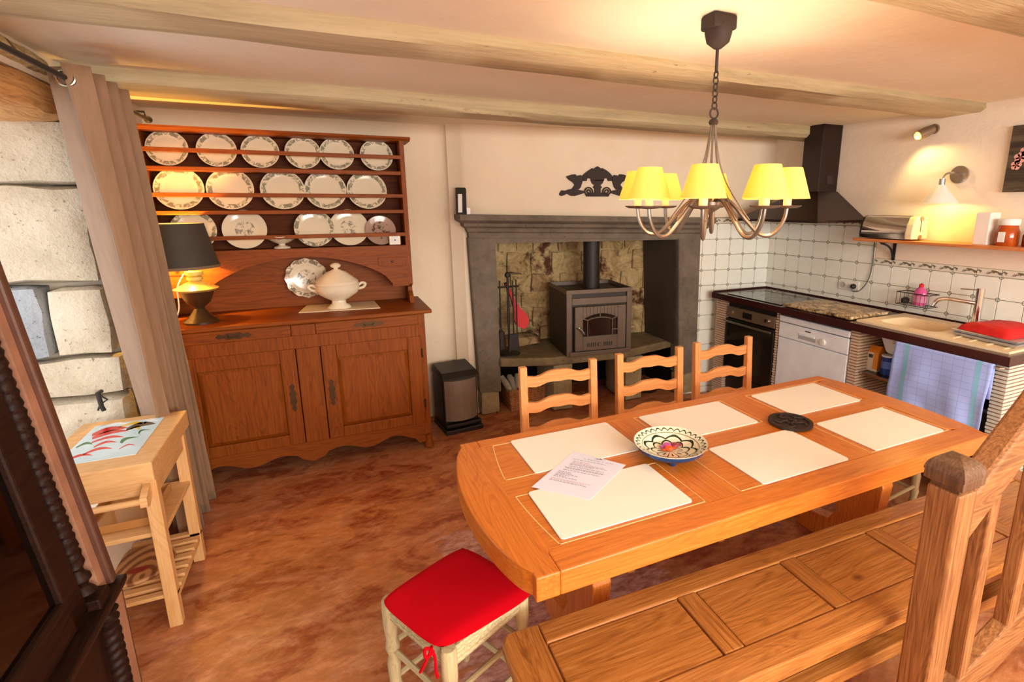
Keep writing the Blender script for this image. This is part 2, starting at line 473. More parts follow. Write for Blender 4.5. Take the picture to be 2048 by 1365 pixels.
MAT['pl_brown'] = floral('brown_flower_plate', 0.1, (110,80,66), (None,0.6,(60,40,34)), (176,146,128))
MAT['pl_arch'] = floral('scalloped_faience_plate', 0.136, (104,78,50), (True,0.42,(74,56,44)))
MAT['wicker'] = plain('honey_wicker', (176,116,66), 0.7, 0, 0.3)
MAT['paper'] = plain('newsprint', (170,162,146), 0.9, 0, 0.4)
MAT['strip'] = plain('beige_stone_strip', (214,188,160), 0.8, 0, 0.1)
MAT['stripd'] = plain('brown_stone_strip', (134,92,72), 0.85, 0, 0.1)
MAT['stripw'] = plain('pale_stone_strip', (206,200,184), 0.8, 0, 0.1)
MAT['stripg'] = plain('grey_olive_mortar', (120,110,88), 0.85, 0, 0.1)
MAT['cable'] = plain('grey_cable', (84,78,70), 0.5)
MAT['blackp'] = plain('black_plastic', (24,22,22), 0.4)
# ------------------------------------------------------------------ setting
H = 2.22
struct('floor', M().box(-5.2, 0.35, -6.6, 1.3, -0.1, 0), MAT['floor'])
struct('ceiling', M().box(-5.2, 0.35, -6.6, 1.3, H, H+0.1), MAT['ceil'])
def beam(name, y0, y1, zb, x0, x1):
    m = M(); n = 40
    pr = [(y0, H+0.005), (y0-0.004, zb+0.022), (y0+0.02, zb), (y1-0.02, zb), (y1, zb+0.02), (y1, H+0.005)]
    k = len(pr)
    for i in range(n+1):
        x = x0+(x1-x0)*i/n
        for j, (y, z) in enumerate(pr):
            a = 0.007
            m.v.append((x, y+a*noise.noise(Vector((x*2.2, j*3.1, y0)))*1.5, z + (a*noise.noise(Vector((x*2.6+7, j*1.3, y0))) if 0 < j < k-1 else 0)))
    for i in range(n):
        for j in range(k-1): m.f.append((i*k+j, (i+1)*k+j, (i+1)*k+j+1, i*k+j+1))
    m.f += [tuple(range(k)), tuple(range(n*k, n*k+k))[::-1]]
    return struct(name, m, MAT['beam'], smooth=True)
beam('trim_1', -1.55, -1.30, 2.172, -5.0, 0.02)
beam('trim_2', -0.50, -0.28, 2.14, -5.0, 0.02)
beam('trim_3', -2.64, -2.39, 2.165, -5.0, 0.02)
# right wall, rear wall, wall behind the photographer
wr = struct('wall_right', M().box(0, 0.2, -6.6, 0.3, 0, H), MAT['wall'])
wf = struct('wall_front', M().box(-5.2, 0.2, -6.7, -6.5, 0, H), MAT['wall'])
# back wall: recessed part behind the dresser, rounded return, slanting breast over the hearth, tiled end
yb = 0.56
m = M(); prof = [(-5.2, yb), (-2.78, yb)]
for i in range(1, 7):
    a = PI/2*i/6; prof.append((-2.78+0.10*math.sin(a), yb-0.10*(1-math.cos(a))*0.6))
prof += [(-2.63, yb-0.09), (-2.60, yb-0.12)]; plow = prof+[(-2.46, yb-0.06)]; phigh = prof+[(-2.568, wy(-2.57)), (-2.30, wy(-2.30))]
def wallstrip(m, prof, z0, z1):
    n = len(m.v)
    for x, y in prof: m.v += [(x,y,z0),(x,y,z1)]
    for i in range(len(prof)-1): m.f.append((n+2*i, n+2*i+2, n+2*i+3, n+2*i+1))
wallstrip(m, plow, 0, 1.46); wallstrip(m, phigh, 1.46, H)
bt = 1.50
wallstrip(m, [(-2.30, wy(-2.30)), (-0.69, wy(-0.69))], bt, H)
wallstrip(m, [(-0.69, wy(-0.69)), (0, 0)], 0, H)
wb = struct('wall_back', m, MAT['render'], smooth=True)
# left wall with the deep window opening, stone reveal
m = M(); xw = -4.45
m.box(-5.1, xw, -6.6, -1.85, 0, H); m.box(-5.1, xw, -1.85, -0.36, 2.12, H)
m.box(-5.1, xw, -0.36, yb+0.1, 0, H); m.box(-5.1, xw, -1.85, -0.5, 0, 0.42)
wl = struct('wall_left', m, MAT['wall'])
def stone_part(b, mat, par, lab=None): return obj('stone', b, mat, par, smooth=True, label=lab)
rows = [(1.745, 2.0, 'cream'), (1.325, 1.738, 'cream'), (0.80, 0.985, 'cream'), (0.40, 0.79, 'cream'), (0.0, 0.39, 'cream')]
for i, (z0, z1, k) in enumerate(rows):
    stone_part(rough_block(-5.05, xw+0.015-0.01*(i%2), -0.515+0.01*(i%3), -0.36+0.03*(i%2), z0, z1, 0.014, 0.05, i*3.3), MAT[k], wl)
stone_part(rough_block(-5.05, -4.66, -0.515, -0.36, 0.99, 1.318, 0.014, 0.05, 21), MAT['blue'], wl, 'blue grey speckled stone block')
stone_part(rough_block(-4.645, xw+0.01, -0.52, -0.37, 0.995, 1.30, 0.012, 0.05, 27), MAT['cream'], wl, 'narrow upright cream stone block')
for i, (y0, y1, z0, z1) in enumerate([(-0.34,-0.12,1.6,2.0),(-0.33,-0.1,1.25,1.58),(-0.35,-0.12,0.9,1.23),(-0.34,-0.1,0.5,0.88),(-0.34,-0.12,0.1,0.48)]):
    stone_part(rough_block(xw-0.1, xw+0.02, y0, y1, z0, z1, 0.03, 0.05, 40+i), MAT['rub2'], wl)
stone_part(rough_block(-4.62, xw+0.03, -1.25, -0.62, 2.135, 2.2, 0.02, 0.05, 60), MAT['rub3'], wl)
lt = rough_block(-5.0, xw+0.02, -2.0, -0.40, 1.985, 2.13, 0.016, 0.06, 5, 0.02)
struct('trim_4', lt, wood('rough_lintel', (110,66,28), (214,154,90), (240,194,130), 'y', 0.75, 0.9, 0.8), smooth=True)
# window: frame, mullion and panes at the outer side of the opening
wn = struct('window_1', M().box(-5.06,-5.0,-1.85,-1.78,0.42,1.985).box(-5.06,-5.0,-0.57,-0.5,0.42,1.985).box(-5.06,-5.0,-1.78,-0.57,0.42,0.5).box(-5.06,-5.0,-1.78,-0.57,1.92,1.985).box(-5.055,-5.005,-1.21,-1.15,0.5,1.92), MAT['whitep'])
hk = M().tube([(-4.50,-0.53,0.93),(-4.50,-0.56,0.90),(-4.52,-0.575,0.83)], 0.008).tube([(-4.49,-0.53,0.86),(-4.45,-0.55,0.84),(-4.47,-0.57,0.80),(-4.53,-0.56,0.79)], 0.005)
p0 = on_y(200, 800, -0.55)
hk = M().tube([p0+Vector((0,0.03,0.03)), p0+Vector((0,-0.01,0.035)), p0+Vector((0.005,-0.012,-0.03)), p0+Vector((0.01,-0.01,-0.05))], 0.009).tube([p0+Vector((0,-0.01,0.03)), p0+Vector((0.03,-0.012,0.0)), p0+Vector((0.0,-0.012,-0.02)), p0+Vector((-0.01,-0.012,-0.045))], 0.004)
single('shutter_hook', hk, MAT['iron'], 'small twisted iron shutter hook fixed in the pale stone beside the curtain', 'hook', p0, smooth=True)

# ------------------------------------------------------------------ tiles
T = 0.131
tm = bpy.data.meshes.new('tile')
def tilemesh(w, h, d=0.007, name='tile', mat=None):
    mm = M(); e = 0.002; a, b = w/2-0.001, h/2-0.001
    mm.add([(-a,0,-b),(a,0,-b),(a,0,b),(-a,0,b),(-a+e,-d,-b+e),(a-e,-d,-b+e),(a-e,-d,b-e),(-a+e,-d,b-e)],
           [(4,5,6,7),(0,1,5,4),(1,2,6,5),(2,3,7,6),(3,0,4,7)])
    me = bpy.data.meshes.new(name); me.from_pydata(mm.v, [], mm.f); me.materials.append(mat or MAT['tile']); return me
tm = tilemesh(T, T); bm_ = tilemesh(T, 0.045, name='border_tile', mat=MAT['border'])
Z0 = 0.973
def put_tile(x, y, z, rz, par, me=tm, name='tile', sx=1.0, dxl=0):
    o = bpy.data.objects.new(name, me); C.objects.link(o); o.location = (x,y,z); o.rotation_euler = (0,0,rz); o.parent = par
    o.scale = (sx,1,1)
RZR = -PI/2      # local -y faces the room (-x)
gr = M().box(-0.002, 0, -0.993, 0, 0.9, 1.542); gr.box(-0.002, 0, -2.75, -0.993, 0.9, 1.28)
obj('grout', gr, MAT['grout'], wr)
# corner circles lie at y=-(0.075+kT); tiles between them
for k in range(-1, 20):
    yc = -(0.075+(k+0.5)*T)
    if yc < -2.75: break
    high = yc > -1.02
    for r in range(-1, 4 if high else 2):
        z = Z0+(r+0.5)*T
        if k == -1: put_tile(0, -0.0385, z, RZR, wr, sx=0.57)
        elif k == 7 and r >= 2: put_tile(0, -0.995+0.0, z, RZR, wr, sx=0.42) if yc > -1.06 and False else put_tile(0, yc, z, RZR, wr)
        else: put_tile(0, yc, z, RZR, wr)
    if k >= 0: put_tile(0, yc, Z0+(4 if high else 2)*T+0.0225, RZR, wr, bm_, 'border_tile')
    else: put_tile(0, -0.0385, Z0+4*T+0.0225, RZR, wr, bm_, 'border_tile', 0.57)
ang = math.atan(BA)
ux, uy = math.cos(ang), math.sin(ang)
g2 = M(); 
g2.add([(-0.72,wy(-0.72,0.002),0),(0,-0.002,0),(0,-0.002,1.55),(-0.72,wy(-0.72,0.002),1.55)], [(0,1,2,3)])
obj('grout', g2, MAT['grout'], wb)
for j in range(0, 6):
    xc = -(0.002+(j+0.5)*T)*ux
    for r in range(-8, 4):
        z = Z0+(r+0.5)*T
        if z < 0: continue
        if xc > -0.56 and z < 0.86: 
            if j < 3: continue
        put_tile(xc, wy(xc), z, ang, wb)
    put_tile(xc, wy(xc), Z0+4*T+0.0225, ang, wb, bm_, 'border_tile')
    if j >= 3: put_tile(xc, wy(xc), 0.0275, ang, wb); bpy.context.scene.collection.objects[-1].scale = (1,1,0.41)
# ------------------------------------------------------------------ fireplace
fp = thing('fireplace', 'large grey volcanic stone fireplace with moulded mantel and raised hearth', 'fireplace', (-1.6, 0.2, 0))
def pillar(xa, xb, xa2, xb2, d, depth, zt):     # top xs, bottom xs; front stands d proud of the slanting wall
    m = M()
    bot = [(xa2,wy(xa2,d),0.19),(xb2,wy(xb2,d),0.19),(xb2,wy(xb2)+depth,0.19),(xa2,wy(xa2)+depth,0.19)]
    top = [(xa,wy(xa,d),zt),(xb,wy(xb,d),zt),(xb,wy(xb)+depth,zt),(xa,wy(xa)+depth,zt)]
    return m.hexa(bot+top)
pl = obj('pillar', pillar(-2.578,-2.373,-2.535,-2.365,0.012,0.17,1.42), MAT['lava'], fp, bevel=0.012)
obj('footing', rough_block(-2.535,-2.368, 0.385,0.57, 0,0.2, 0.008,0.04,3), MAT['lavalight'], pl, smooth=True)
pr_ = obj('pillar', pillar(-0.875,-0.672,-0.82,-0.652,0.014,0.12,1.42), MAT['lava'], fp, bevel=0.012)
m = M(); rb = rough_block(-0.835,-0.655, -0.01,0.14, 0,0.2, 0.008,0.04,8); rb.xf(Matrix.Translation((0,0.098,0))); obj('footing', rb, MAT['lavalight'], pr_, smooth=True)
# mantel: stepped moulding swept along the wall, left end slightly higher
def mantel():
    m = M(); zl, zr = 1.588, 1.548
    prof = [(0.0,-0.175),(0.015,-0.175),(0.02,-0.135),(0.035,-0.125),(0.045,-0.10),(0.07,-0.085),(0.075,-0.062),(0.10,-0.05),(0.115,-0.04),(0.118,0.0),(0.0,0.0)]
    ends = []
    for side, x0, zz in ((-1, -2.555, zl), (1, -0.70, zr)):
        ring = []
        for o, dz in prof: ring.append((x0+side*o*0.85, wy(x0, o), zz+dz))
        ring2 = [(x0+side*o*0.85, wy(x0)+0.13 if side < 0 else wy(x0)+0.005, zz+dz) for o, dz in prof]
        ends.append((ring, ring2))
    k = len(prof); (a, a2), (b, b2) = ends
    m.v = a+b+a2+b2
    for i in range(k):
        j = (i+1)%k
        m.f.append((i, j, k+j, k+i))
        m.f.append((2*k+i, 2*k+j, j, i)); m.f.append((k+i, k+j, 3*k+j, 3*k+i))
    m.f += [tuple(range(2*k,3*k)), tuple(range(3*k,4*k))[::-1]]
    return m
obj('mantel', mantel(), MAT['lava'], fp, bevel=0.004)
# fascia behind lintel
obj('lintel', M().add([(-2.378,wy(-2.378,0.002),1.37),(-0.87,wy(-0.87,0.002),1.37),(-0.87,wy(-0.87)+0.16,1.37),(-2.378,wy(-2.378)+0.16,1.37),(-2.378,wy(-2.378,0.002),1.52),(-0.87,wy(-0.87,0.002),1.52),(-0.87,wy(-0.87)+0.16,1.52),(-2.378,wy(-2.378)+0.16,1.52)],[(3,2,1,0),(4,5,6,7),(0,1,5,4),(1,2,6,5),(2,3,7,6),(3,0,4,7)]), MAT['lava'], fp)
# hearth slab
hp = [(-2.378,0.335),(-2.015,0.200),(-1.37,0.125),(-0.71,0.275),(-0.80,0.66),(-2.2,0.90),(-2.378,0.80)]
hs = M().prism(hp, 'z', 0.405, 0.475); obj('hearth_slab', hs, MAT['hearth'], fp, bevel=0.012)
for (x0,x1,y0,y1) in [(-1.985,-1.80,0.21,0.6),(-1.335,-1.155,0.17,0.55)]:
    obj('hearth_support', rough_block(x0,x1,y0,y1,0,0.404,0.008,0.06,x0*5), MAT['lavalight'], fp, smooth=True)
obj('side_panel', M().add([(-0.875,0.14,0.47),(-0.875,0.60,0.47),(-0.93,0.60,1.55),(-0.93,0.15,1.55)],[(0,1,2,3)]).add([(-0.80,0.14,0.47),(-0.80,0.62,0.47),(-0.80,0.62,1.55),(-0.80,0.14,1.55)],[(0,1,2,3)]), plain('slate_grey_lining',(72,60,46),0.8), fp)
# dark box round the recess
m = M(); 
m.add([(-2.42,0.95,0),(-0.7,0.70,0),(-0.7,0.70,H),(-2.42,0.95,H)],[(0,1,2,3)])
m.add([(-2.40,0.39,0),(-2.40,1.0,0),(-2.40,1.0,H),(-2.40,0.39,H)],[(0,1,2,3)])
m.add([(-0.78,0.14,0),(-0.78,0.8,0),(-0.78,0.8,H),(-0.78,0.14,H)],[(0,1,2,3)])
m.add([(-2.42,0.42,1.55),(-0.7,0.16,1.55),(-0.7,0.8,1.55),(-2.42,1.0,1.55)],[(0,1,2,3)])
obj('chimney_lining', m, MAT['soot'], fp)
# rubble back wall of the recess: every stone its own piece
rnd = random.Random(4); z = 0.475; row = 0
def yback(x): return 0.60 - 0.17*(x+0.85)
while z < 1.5:
    h = rnd.uniform(0.10,0.19); x = -2.395 + rnd.uniform(-0.06,0)
    while x < -0.86:
        w = rnd.uniform(0.12,0.30); x1 = min(x+w, -0.80); xa = max(x, -2.39)
        yy = yback((x+x1)/2)+rnd.uniform(-0.006,0.010)
        b = rough_block(xa+0.001, x1-0.001, yy, yy+0.08, z+0.001, min(z+h,1.54)-0.001, 0.012, 0.05, rnd.uniform(0,50), 0.006)
        obj('stone', b, MAT[rnd.choice(['rub1','rub1','rub3','rub2'])], fp, smooth=True)
        x = x1
    z += h; row += 1
obj('mortar', M().add([(-2.40,yback(-2.40)+0.012,0.475),(-0.80,yback(-0.80)+0.012,0.475),(-0.80,yback(-0.80)+0.012,1.55),(-2.40,yback(-2.40)+0.012,1.55)],[(0,1,2,3)]), MAT['rub3'], fp)
obj('ledge_stone', rough_block(-2.30,-1.93,0.60,0.80,0.476,0.56,0.02,0.05,77), MAT['rub2'], fp, smooth=True)

# stove
sa = -0.115
def stv(name, m, mat, par, **k):
    m.xf(Matrix.Translation((-1.885,0.175,0.476)) @ Matrix.Rotation(sa,4,'Z')); return obj(name, m, mat, par, **k)
st = thing('wood_stove', 'bronze grey wood burning stove standing on the stone hearth', 'stove', (-1.6, 0.15, 0.476))
w, h = 0.555, 0.50
stv('body', M().box(0,w,0.0,0.47,0.0,h), MAT['stovedark'], st, bevel=0.004)
stv('front_frame', M().box(0,0.045,-0.02,0.0,0,h).box(w-0.045,w,-0.02,0,0,h).box(0.045,w-0.045,-0.02,0,h-0.09,h-0.035).box(0.02,w-0.01,-0.035,0.0,-0.0,0.035), MAT['stove'], st, bevel=0.004)
stv('top_tray', M().box(0,w,-0.02,-0.008,h,h+0.03).box(0,0.008,-0.01,0.47,h,h+0.03).box(w-0.008,w,-0.01,0.47,h,h+0.03).box(0,w,0.462,0.47,h,h+0.03), MAT['stove'], st)
# door with arched opening
def arch_poly(x0,x1,z0,z1,r,n=8):
    return [(x0,z0),(x1,z0)] + [(x1+(x0-x1)*i/n, z1 + r*(1-((i/n-0.5)*2)**2)) for i in range(n+1)]
dx0, dx1, dz0, dz1 = 0.06, w-0.065, 0.045, 0.40
dm = M(); wx0, wx1, wz0, wz1 = 0.125, w-0.135, 0.16, 0.30
dm.box(dx0,wx0,-0.05,-0.02,dz0,dz1).box(wx1,dx1,-0.05,-0.02,dz0,dz1).box(wx0,wx1,-0.05,-0.02,dz0,wz0)
n = 10
for i in range(n):
    a, b = i/n, (i+1)/n; xa, xb = wx0+(wx1-wx0)*a, wx0+(wx1-wx0)*b
    za, zb = wz1+0.04*(1-(2*a-1)**2), wz1+0.04*(1-(2*b-1)**2)
    dm.prism([(xa,za),(xb,zb),(xb,dz1),(xa,dz1)], 'y', -0.05, -0.02)
dr = stv('door', dm, MAT['stove'], st, bevel=0.003)
stv('pane', M().prism(arch_poly(wx0-0.004,wx1+0.004,wz0-0.004,wz1,0.042), 'y', -0.034, -0.028), MAT['stoveglass'], dr)
mu = M(); ix0, ix1 = wx0+0.04, wx1-0.045
def bar(a, b, t=0.006): 
    d = (Vector((b[0]-a[0],0,b[1]-a[1]))); d.normalize(); nn = Vector((-d.z,0,d.x))*t/2
    A=Vector((a[0],0,a[1])); B_=Vector((b[0],0,b[1]))
    mu.prism([((A-nn).x,(A-nn).z),((B_-nn).x,(B_-nn).z),((B_+nn).x,(B_+nn).z),((A+nn).x,(A+nn).z)],'y',-0.046,-0.034)
bar((ix0,wz0),(ix0,wz1-0.01)); bar((ix1,wz0),(ix1,wz1-0.01)); bar((ix0,wz1-0.01),(wx0,wz1+0.005)); bar((ix1,wz1-0.01),(wx1,wz1+0.008)); bar((ix1,0.205),(wx1,0.205))
for i in range(8):
    a,b=i/8,(i+1)/8; bar((ix0+(ix1-ix0)*a,wz1-0.01+0.02*(1-(2*a-1)**2)),(ix0+(ix1-ix0)*b,wz1-0.01+0.02*(1-(2*b-1)**2)))
bar(((ix0+ix1)/2,wz1+0.01),((ix0+ix1)/2,wz1+0.038))
stv('glazing_bars', mu, MAT['stove'], dr)
stv('handle', M().tube([(0.085,-0.05,0.235),(0.085,-0.085,0.24)],0.008).tube([(0.078,-0.085,0.245),(0.10,-0.088,0.225),(0.13,-0.075,0.185)],[0.010,0.007,0.007]), MAT['chrome'], dr, smooth=True)
sl = M()
for i in range(5):
    sl.box(0.16+i*0.016,0.168+i*0.016,-0.0515,-0.049,0.075,0.108); sl.box(0.30+i*0.016,0.308+i*0.016,-0.0515,-0.049,0.075,0.108)
stv('air_slots', sl, MAT['iron'], dr)
stv('air_knob', M().lathe([(0.0,0),(0.014,0.0),(0.016,0.006),(0.010,0.016),(0.0,0.018)],(0,0,0),14).xf(Matrix.Translation((0.262,-0.05,0.092)) @ Matrix.Rotation(PI/2,4,'X')), MAT['stove'], dr, smooth=True)
fx, fy = 0.30, 0.24
stv('flue_pipe', M().tube([(fx,fy,0.5),(fx,fy,1.08)], 0.068, 24), MAT['iron'], st, smooth=True)
lg = M()
for a,b,r in [((0.17,0.03,0.19),(0.42,0.02,0.20),0.035),((0.2,0.01,0.18),(0.36,0.04,0.24),0.03)]: lg.tube([a,b],r,9)

# companion set, bellows
cs = thing('fireside_tool_stand', 'dark iron companion set standing at the left inside of the fireplace', 'fire tools', (-2.29, 0.50, 0.476))
cx, cy = -2.27, 0.43; zb = 0.476
obj('base', M().lathe([(0.085,0),(0.085,0.01),(0.02,0.02),(0.0,0.02)],(cx,cy,zb),20), MAT['iron'], cs, smooth=True)
obj('pole', M().tube([(cx,cy,zb+0.01),(cx,cy,zb+0.62)],0.010).lathe([(0,0),(0.02,0.008),(0.024,0.02),(0.016,0.04),(0,0.045)],(cx,cy,zb+0.62),12), MAT['iron'], cs, smooth=True)
obj('hook_arm', M().tube([(cx-0.01,cy,zb+0.655),(cx+0.03,cy,zb+0.66),(cx+0.12,cy+0.0,zb+0.645)],[0.006,0.006,0.003]).tube([(cx-0.08,cy,zb+0.55),(cx+0.09,cy,zb+0.55)],0.008), MAT['iron'], cs, smooth=True)
for k,(dx,dy) in enumerate([(-0.06,0.02),(0.03,-0.03),(0.075,0.02)]):
    t = obj('tool', M().tube([(cx+dx,cy+dy,zb+0.60),(cx+dx,cy+dy,zb+0.16)],0.006), MAT['iron'], cs, smooth=True)
    if k == 0: obj('brush', M().lathe([(0.012,0.06),(0.03,0.04),(0.036,-0.09),(0.0,-0.09)],(cx+dx,cy+dy,zb+0.14),14), MAT['rust'], t, smooth=True)
    if k == 1: obj('shovel', M().prism([(cx+dx-0.035,zb+0.17),(cx+dx+0.035,zb+0.17),(cx+dx+0.045,zb+0.04),(cx+dx-0.045,zb+0.04)],'y',cy+dy-0.004,cy+dy+0.004), MAT['iron'], t)
bl = thing('bellows', 'red leather bellows leaning on the rubble wall beside the iron tools', 'bellows', (-2.15, 0.60, 0.5))
A = on_y(1012,570,0.62); B2 = on_y(1048,655,0.50)
def leaf(off, mat, nm):
    d = (B2-A).normalized(); s_ = Vector((d.z,0,-d.x)); m = M(); f = Vector((0,-1,0))
    pf = [(-0.02,0.010),(0.16,0.012),(0.30,0.028),(0.40,0.062),(0.48,0.058),(0.54,0.018)]
    L = (B2-A).length/0.54
    pts = [A+d*a*L - s_*b + f*off for a,b in pf] + [A+d*a*L + s_*b + f*off for a,b in pf[::-1]]
    q = [p + f*0.015 for p in pts]; n = len(pts)
    m.add(pts+q, [tuple(range(n)), tuple(range(n,2*n))[::-1]] + [(i,(i+1)%n,(i+1)%n+n,i+n) for i in range(n)])
    return obj(nm, m, mat, bl)
leaf(0.0, MAT['iron'], 'back_board'); leaf(0.016, MAT['redcloth'], 'leather'); 
d = (B2-A).normalized(); obj('handle', M().tube([A-d*0.02,A+d*0.14+Vector((0,-0.015,0))],0.012), MAT['rust'], bl, smooth=True)

# wicker basket of papers under the hearth, black pan
bs = thing('wicker_basket', 'low wicker basket of old newspapers under the left of the hearth', 'basket', (-2.15, 0.48, 0))
m = M(); n=9
bx0,bx1,by0,by1 = -2.28,-2.0,0.385,0.66
for k in range(n):
    z = 0.01+k*0.02; e = 0.0015*k; o_ = (k%2)*0.004
    m.tube([(bx0-e-o_,by0-e,z),(bx1+e+o_,by0-e-o_,z),(bx1+e,by1+e,z),(bx0-e,by1+e,z)],0.0105,6,closed=True)
obj('weave', m, MAT['wicker'], bs, smooth=True)
m = M()
for i in range(9):
    x = bx0+(bx1-bx0)*i/8; m.tube([(x,by0-0.012,0.005),(x,by0-0.025,0.2)],0.007,6)
obj('stakes', m, MAT['wicker'], bs, smooth=True)
for i in range(5):
    a = Vector((-2.26+0.03*i, 0.40+0.03*i, 0.13+0.012*i)); b = a + Vector((-0.06+0.05*(i%3), 0.12, 0.13-0.025*i))
    single('rolled_newspaper', M().tube([a, a.lerp(b,0.5)+Vector((0,0,0.01)), b],0.026,10), MAT['paper'], ['rolled newspaper at the far left of the wicker basket','second rolled newspaper from the left in the wicker basket','rolled newspaper in the middle of the wicker basket','rolled newspaper right of the middle one in the basket','rolled newspaper lowest at the right of the wicker basket'][i], 'newspaper', a, 'newspapers in the basket', smooth=True)
single('dark_pan', M().lathe([(0.0,0.0),(0.10,0.0),(0.135,0.05),(0.145,0.052),(0.142,0.058),(0.13,0.056),(0.098,0.008),(0,0.008)],(-1.0,0.36,0),28), MAT['rust'], 'shallow dark metal pan on the floor under the right of the hearth', 'pan', (-1.0,0.36,0), smooth=True)

# mantel things
pf = on_y(922,425,0.36)
fr = thing('small_framed_picture', 'small dark framed picture leaning on the wall at the left end of the mantel', 'picture frame', (-2.64,0.37,1.588))
def leanbox(x0,x1,y,t,z0,h_,lean): return M().hexa([(x0,y,z0),(x1,y,z0),(x1,y+t,z0),(x0,y+t,z0),(x0+lean*0.3,y+lean,z0+h_),(x1+lean*0.3,y+lean,z0+h_),(x1+lean*0.3,y+t+lean,z0+h_),(x0+lean*0.3,y+t+lean,z0+h_)])
obj('frame', leanbox(-2.665,-2.59,0.35,0.016,1.588,0.19,0.07), MAT['iron'], fr, bevel=0.002)
obj('print', leanbox(-2.652,-2.622,0.346,0.004,1.602,0.13,0.048), MAT['whitep'], fr)
single('small_white_box', M().box(-2.592,-2.565,0.335,0.35,1.588,1.635), MAT['whitep'], 'tiny white card box beside the picture frame on the mantel', 'box', (-2.578,0.342,1.588), bevel=0.002)

# iron ornament on the breast: griffins either side of an urn, over scrolls
orn = thing('iron_wall_ornament', 'flat black iron ornament of winged creatures around an urn above the mantel', 'wall ornament', (-1.56, wy(-1.56,0.01), 1.72))
def opt(u, v): # crop pixels (12.8x) -> point on the breast
    px, py = 1100+u/12.8, 320+v/12.8; r = ray(px,py)
    t = -(CP.y-BA*CP.x+0.016)/(r.y-BA*r.x); return CP+r*t
def flat(polys, nm):
    m = M()
    for poly in polys:
        pts = [opt(u,v) for u,v in poly]; q = [p+Vector((0,0.012,0)) for p in pts]; n = len(pts)
        m.add(pts+q, [tuple(range(n)), tuple(range(n,2*n))[::-1]] + [(i,(i+1)%n,(i+1)%n+n,i+n) for i in range(n)])
    return obj(nm, m, MAT['rust'], orn)
cxu = 1222
mir = lambda P_: [(2*cxu-u, v) for u,v in P_]
urn = [(1050,520),(1090,600),(1150,650),(1110,700),(1150,740),(1150,840),(1300,840),(1300,740),(1335,700),(1290,650),(1350,600),(1390,500)]
swag = [(840,400),(900,340),(1010,260),(1090,210),(1120,240),(1160,200),(1222,165),(1285,200),(1330,240),(1340,210),(1440,260),(1540,340),(1590,400),(1590,540),(1500,540),(1470,470),(1390,480),(1380,540),(1060,540),(1050,480),(960,470),(940,540),(850,540)]
wing = [(420,425),(560,375),(650,365),(700,420),(720,400),(790,385),(840,430),(835,560),(790,700),(740,760),(560,760),(640,640),(600,580),(480,500)]
base = [(920,880),(940,940),(1500,940),(1530,880),(1440,840),(1000,840)]
tail = [(250,860),(300,780),(400,790),(470,760),(560,740),(700,760),(850,790),(900,840),(760,890),(640,925),(540,920),(430,860),(380,900),(300,925),(250,900)]
flat([urn], 'urn'); flat([swag], 'garland'); flat([base], 'scroll_base')
for P_ in (wing, mir(wing)): flat([P_], 'winged_creature')
for P_ in (tail, mir(tail)): flat([P_], 'tail_leaf')
for sgn in (0,1):
    pts = []
    for i in range(34):
        a = -0.5+i*0.36; r_ = 118*(1-i/38); u, v = 980+r_*math.cos(-a), 815+r_*math.sin(-a)*1.05
        if sgn: u = 2*cxu-u
        pts.append(opt(u,v))
    obj('scroll', M().tube(pts, 0.0052, 6), MAT['rust'], orn, smooth=True)

# ------------------------------------------------------------------ gas heater
ht = thing('cabinet_heater', 'black cabinet heater with grey front standing between dresser and fireplace', 'heater', (-2.75, 0.3, 0))
hm = Matrix.Translation((-2.865,0.165,0)) @ Matrix.Rotation(0.10,4,'Z')
def hob_(nm, m, mat, **k): m.xf(hm); return obj(nm, m, mat, ht, **k)
hob_('body', M().box(0.01,0.27,0.03,0.29,0.03,0.43), MAT['heatb'], bevel=0.01)
hob_('base', M().box(0.0,0.285,-0.03,0.29,0.0,0.035), MAT['heatb'], bevel=0.006)
hob_('top', M().hexa([(0,-0.0,0.415),(0.28,-0.0,0.415),(0.28,0.29,0.415),(0,0.29,0.415),(0.01,0.05,0.455),(0.27,0.05,0.455),(0.27,0.28,0.475),(0.01,0.28,0.475)]), MAT['heatb'], bevel=0.006)
fpz = M(); n = 8
for i in range(n):
    a, b = i/n, (i+1)/n
    f = lambda t: 0.03-0.045*(1-(2*t-1)**2)
    fpz.hexa([(0.02+0.24*a,f(a),0.09),(0.02+0.24*b,f(b),0.09),(0.02+0.24*b,0.04,0.09),(0.02+0.24*a,0.04,0.09),(0.02+0.24*a,f(a),0.40),(0.02+0.24*b,f(b),0.40),(0.02+0.24*b,0.04,0.40),(0.02+0.24*a,0.04,0.40)])
hob_('front_panel', fpz, MAT['heatg'], smooth=True, label='grey curved front panel')
hob_('vent_lip', M().box(0.01,0.275,-0.02,0.03,0.05,0.075), MAT['heatb'], bevel=0.004)
# ------------------------------------------------------------------ dresser
ds = thing('dresser', 'tall waxed oak plate dresser with arched recess and scalloped skirt', 'dresser', (-3.7, 0.3, 0))
X0, X1 = -4.47, -2.985
ox, oy_, oz = W['oakx'], W['oaky'], W['oakz']
def D(nm, m, mat=None, par=None, **k): return obj(nm, m, mat or ox, par or ds, **k)
D('carcass', M().box(X0+0.01,X0+0.04,0.04,0.53,0.1,0.955).box(X1-0.035,X1-0.01,0.04,0.53,0.1,0.955).box(X0,X1,0.50,0.53,0.1,0.955).box(X0+0.02,X1-0.02,0.05,0.5,0.13,0.15), oz)
D('worktop', M().box(X0-0.03,X1+0.045,-0.02,0.55,0.957,0.984), ox, bevel=0.008)
